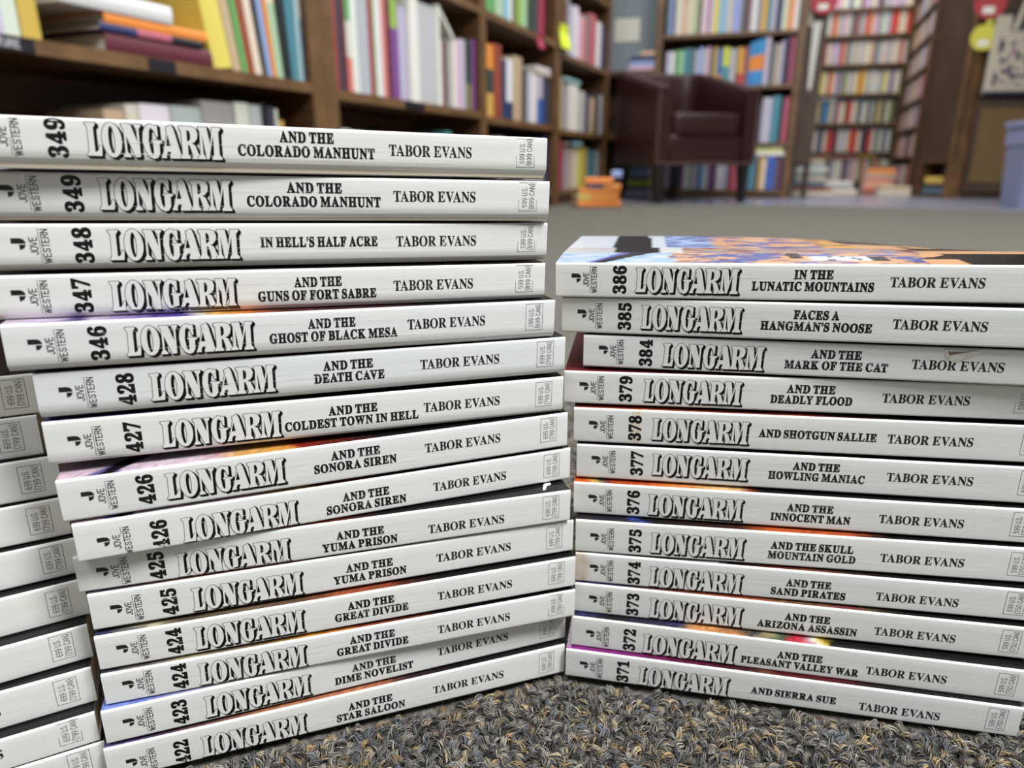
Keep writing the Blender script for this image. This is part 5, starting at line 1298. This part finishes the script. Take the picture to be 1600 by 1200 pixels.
shelf_label(lf[1], LCASES[1][2], 634, 664, 165, 'dark shelf label under the white magazine file')

# ------------------------------------------------------------------ storage bin
def bin_():
    p = at(1604, 325, 3.45)
    M = frame(p.x + .18, p.y + .12, FZ, R(-14))
    root = empty('plastic_bin', M); tag(root, 'periwinkle blue-grey plastic bin standing on the carpet at the right edge', 'bin')
    def rr(hx, hy, r, z, n=6):
        pts = []
        for cx, cy, a0 in ((hx - r, -hy + r, -90), (hx - r, hy - r, 0), (-hx + r, hy - r, 90), (-hx + r, -hy + r, 180)):
            for k in range(n + 1):
                a = R(a0 + 90 * k / n); pts.append((cx + r * math.cos(a), cy + r * math.sin(a), z))
        return pts
    m = MB(); m.loft([rr(.165, .125, .035, 0), rr(.168, .128, .04, .006), rr(.187, .145, .045, .29), rr(.19, .148, .045, .30), rr(.182, .14, .042, .30), rr(.162, .122, .035, .012)], 0)
    m.build('body', M_BIN, root, 40)
    m = MB(); m.loft([rr(.191, .149, .045, .30), rr(.196, .154, .047, .302), rr(.199, .157, .047, .385), rr(.208, .166, .05, .388), rr(.209, .167, .05, .408), rr(.205, .163, .05, .412), rr(.188, .146, .045, .41), rr(.186, .144, .045, .301)], 0, caps=False)
    m.build('rim', M_BIN, root, 40)
    m = MB(); m.box(-.06, .06, -.168, -.158, .33, .36, bev=.004); m.build('handle', M_BIN, root)
bin_()

# ------------------------------------------------------------------ armchair
def armchair():
    CA = R(16)
    M = frame(.785, 3.93, FZ, CA)
    root = empty('armchair', M); tag(root, 'burgundy leather tub armchair with tufted back and black legs', 'armchair')
    W, D, T = .625, .70, .085
    zb = .205
    # centre line of the U shaped wall, from the left front to the right front
    path = []
    r = .13
    h = T / 2
    x0, x1, y0, y1 = h, W - h, .02, D - h
    N = 10
    for k in range(N): path.append((x0, y0 + (y1 - r - y0) * k / N))
    for k in range(9): a = R(180 - 90 * k / 8); path.append((x0 + r + r * math.cos(a), y1 - r + r * math.sin(a)))
    for k in range(1, N): path.append((x0 + r + (x1 - x0 - 2 * r) * k / N, y1))
    for k in range(9): a = R(90 - 90 * k / 8); path.append((x1 - r + r * math.cos(a), y1 - r + r * math.sin(a)))
    for k in range(1, N + 1): path.append((x1, y1 - r - (y1 - r - y0) * k / N))
    m = MB(); rings = []; n = len(path)
    for i, (x, y) in enumerate(path):
        a = path[max(0, i - 1)]; b = path[min(n - 1, i + 1)]
        tx, ty = b[0] - a[0], b[1] - a[1]; L = math.hypot(tx, ty); tx /= L; ty /= L
        ox, oy = -ty, tx                                  # outwards (left of travel)
        f = min(1, max(0, y / (D - .12)))
        top = .60 + (.745 - .60) * f
        inner = -1
        prof = [(1, zb), (1, top - .03), (.93, top - .012), (.75, top), (-.6, top), (-.9, top - .012), (-1, top - .04)]
        for q in range(1, 8):
            zz = top - .04 - (top - .04 - .34) * q / 7
            tuft = .012 * abs(math.sin(i * .75 + q * 1.57)) if y > .10 else 0
            prof.append((-1 - tuft / h, zz))
        prof.append((-1, zb + .06)); prof.append((-.9, zb))
        rings.append([(x + ox * h * u, y + oy * h * u, z) for u, z in prof])
    m.loft(rings); m.build('arm_and_back_shell', M_LEATHER, root, 50)
    m = MB(); m.box(T + .001, W - T - .001, .025, .10, zb, .365, bev=.012); m.build('front_panel', M_LEATHER, root, 40)
    m = MB(); m.box(T + .002, W - T - .002, .10, D - T - .01, zb + .01, .33); m.build('seat_deck', M_LEATHER, root)
    m = MB(); x_, y_, z_ = W - 2 * T - .012, D - T - .03, .115
    rings = []
    for k in range(13):
        a = -math.pi / 2 + math.pi * k / 12
        c = abs(math.cos(a)) ** .4; zz = .42 + .057 * math.copysign(abs(math.sin(a)) ** .55, math.sin(a))
        ring = []
        for j in range(32):
            b = 2 * math.pi * j / 32
            ex = math.copysign(abs(math.cos(b)) ** .22, math.cos(b)); ey = math.copysign(abs(math.sin(b)) ** .22, math.sin(b))
            ring.append((W / 2 + ex * (x_ / 2 - .02 + .02 * c), .012 + y_ / 2 - .01 + ey * (y_ / 2 - .03 + .02 * c), zz))
        rings.append(ring)
    m.loft(rings); m.build('seat_cushion', M_LEATHER, root, 60)
    for (x, y, tx, ty) in ((.05, .05, -.004, -.004), (W - .05, .05, .004, -.004), (.12, D - .07, -.02, .03), (W - .16, D - .07, .0, .03)):
        m = MB(); a = .026; b = .017
        m.loft([[(x + tx - b, y + ty - b, 0), (x + tx + b, y + ty - b, 0), (x + tx + b, y + ty + b, 0), (x + tx - b, y + ty + b, 0)],
                [(x - a, y - a, zb), (x + a, y - a, zb), (x + a, y + a, zb), (x - a, y + a, zb)]]); m.build('leg', M_LEG, root)
    # buttons of the tufting
    for i in range(12, n - 12, 4):
        x, y = path[i]; a = path[i - 1]; b = path[i + 1]; tx, ty = b[0] - a[0], b[1] - a[1]; L = math.hypot(tx, ty)
        ox, oy = -ty / L, tx / L
        for z in ((.60, .70) if (i // 4) % 2 else (.55, .65)):
            m = MB(); rings = []
            for k in range(4):
                e = math.pi / 2 * k / 3
                rings.append([(x - ox * (h + .006 + .008 * math.sin(e)) + (tx / L) * .010 * math.cos(e) * math.cos(q) + 1e-5 * q, y - oy * (h + .006 + .008 * math.sin(e)) + (ty / L) * .010 * math.cos(e) * math.cos(q), z + .010 * math.cos(e) * math.sin(q)) for q in [2 * math.pi * v / 8 for v in range(8)]])
            m.loft(rings); m.build('button', M_LEATHER, root)
    # nailhead trim along the front edges
    m = MB()
    m.box(.004, .016, .0185, .0205, zb + .012, .575); m.box(W - .016, W - .004, .0185, .0205, zb + .012, .575); m.box(.004, W - .004, .0185, .0255, zb + .006, zb + .018)
    def nail(x, y, z): m.box(x - .0035, x + .0035, y - .004, y + .002, z - .0035, z + .0035, bev=.002)
    k = 0
    while k < 33: nail(.010, .0165, zb + .02 + k * .0125); nail(W - .010, .0165, zb + .02 + k * .0125); k += 1
    k = 0
    while k < 44: nail(.02 + k * .013, .0165 if (.02 + k * .013 < T or .02 + k * .013 > W - T) else .0245, zb + .012); k += 1
    m.build('nailhead_trim', M_NAIL, root)
armchair()
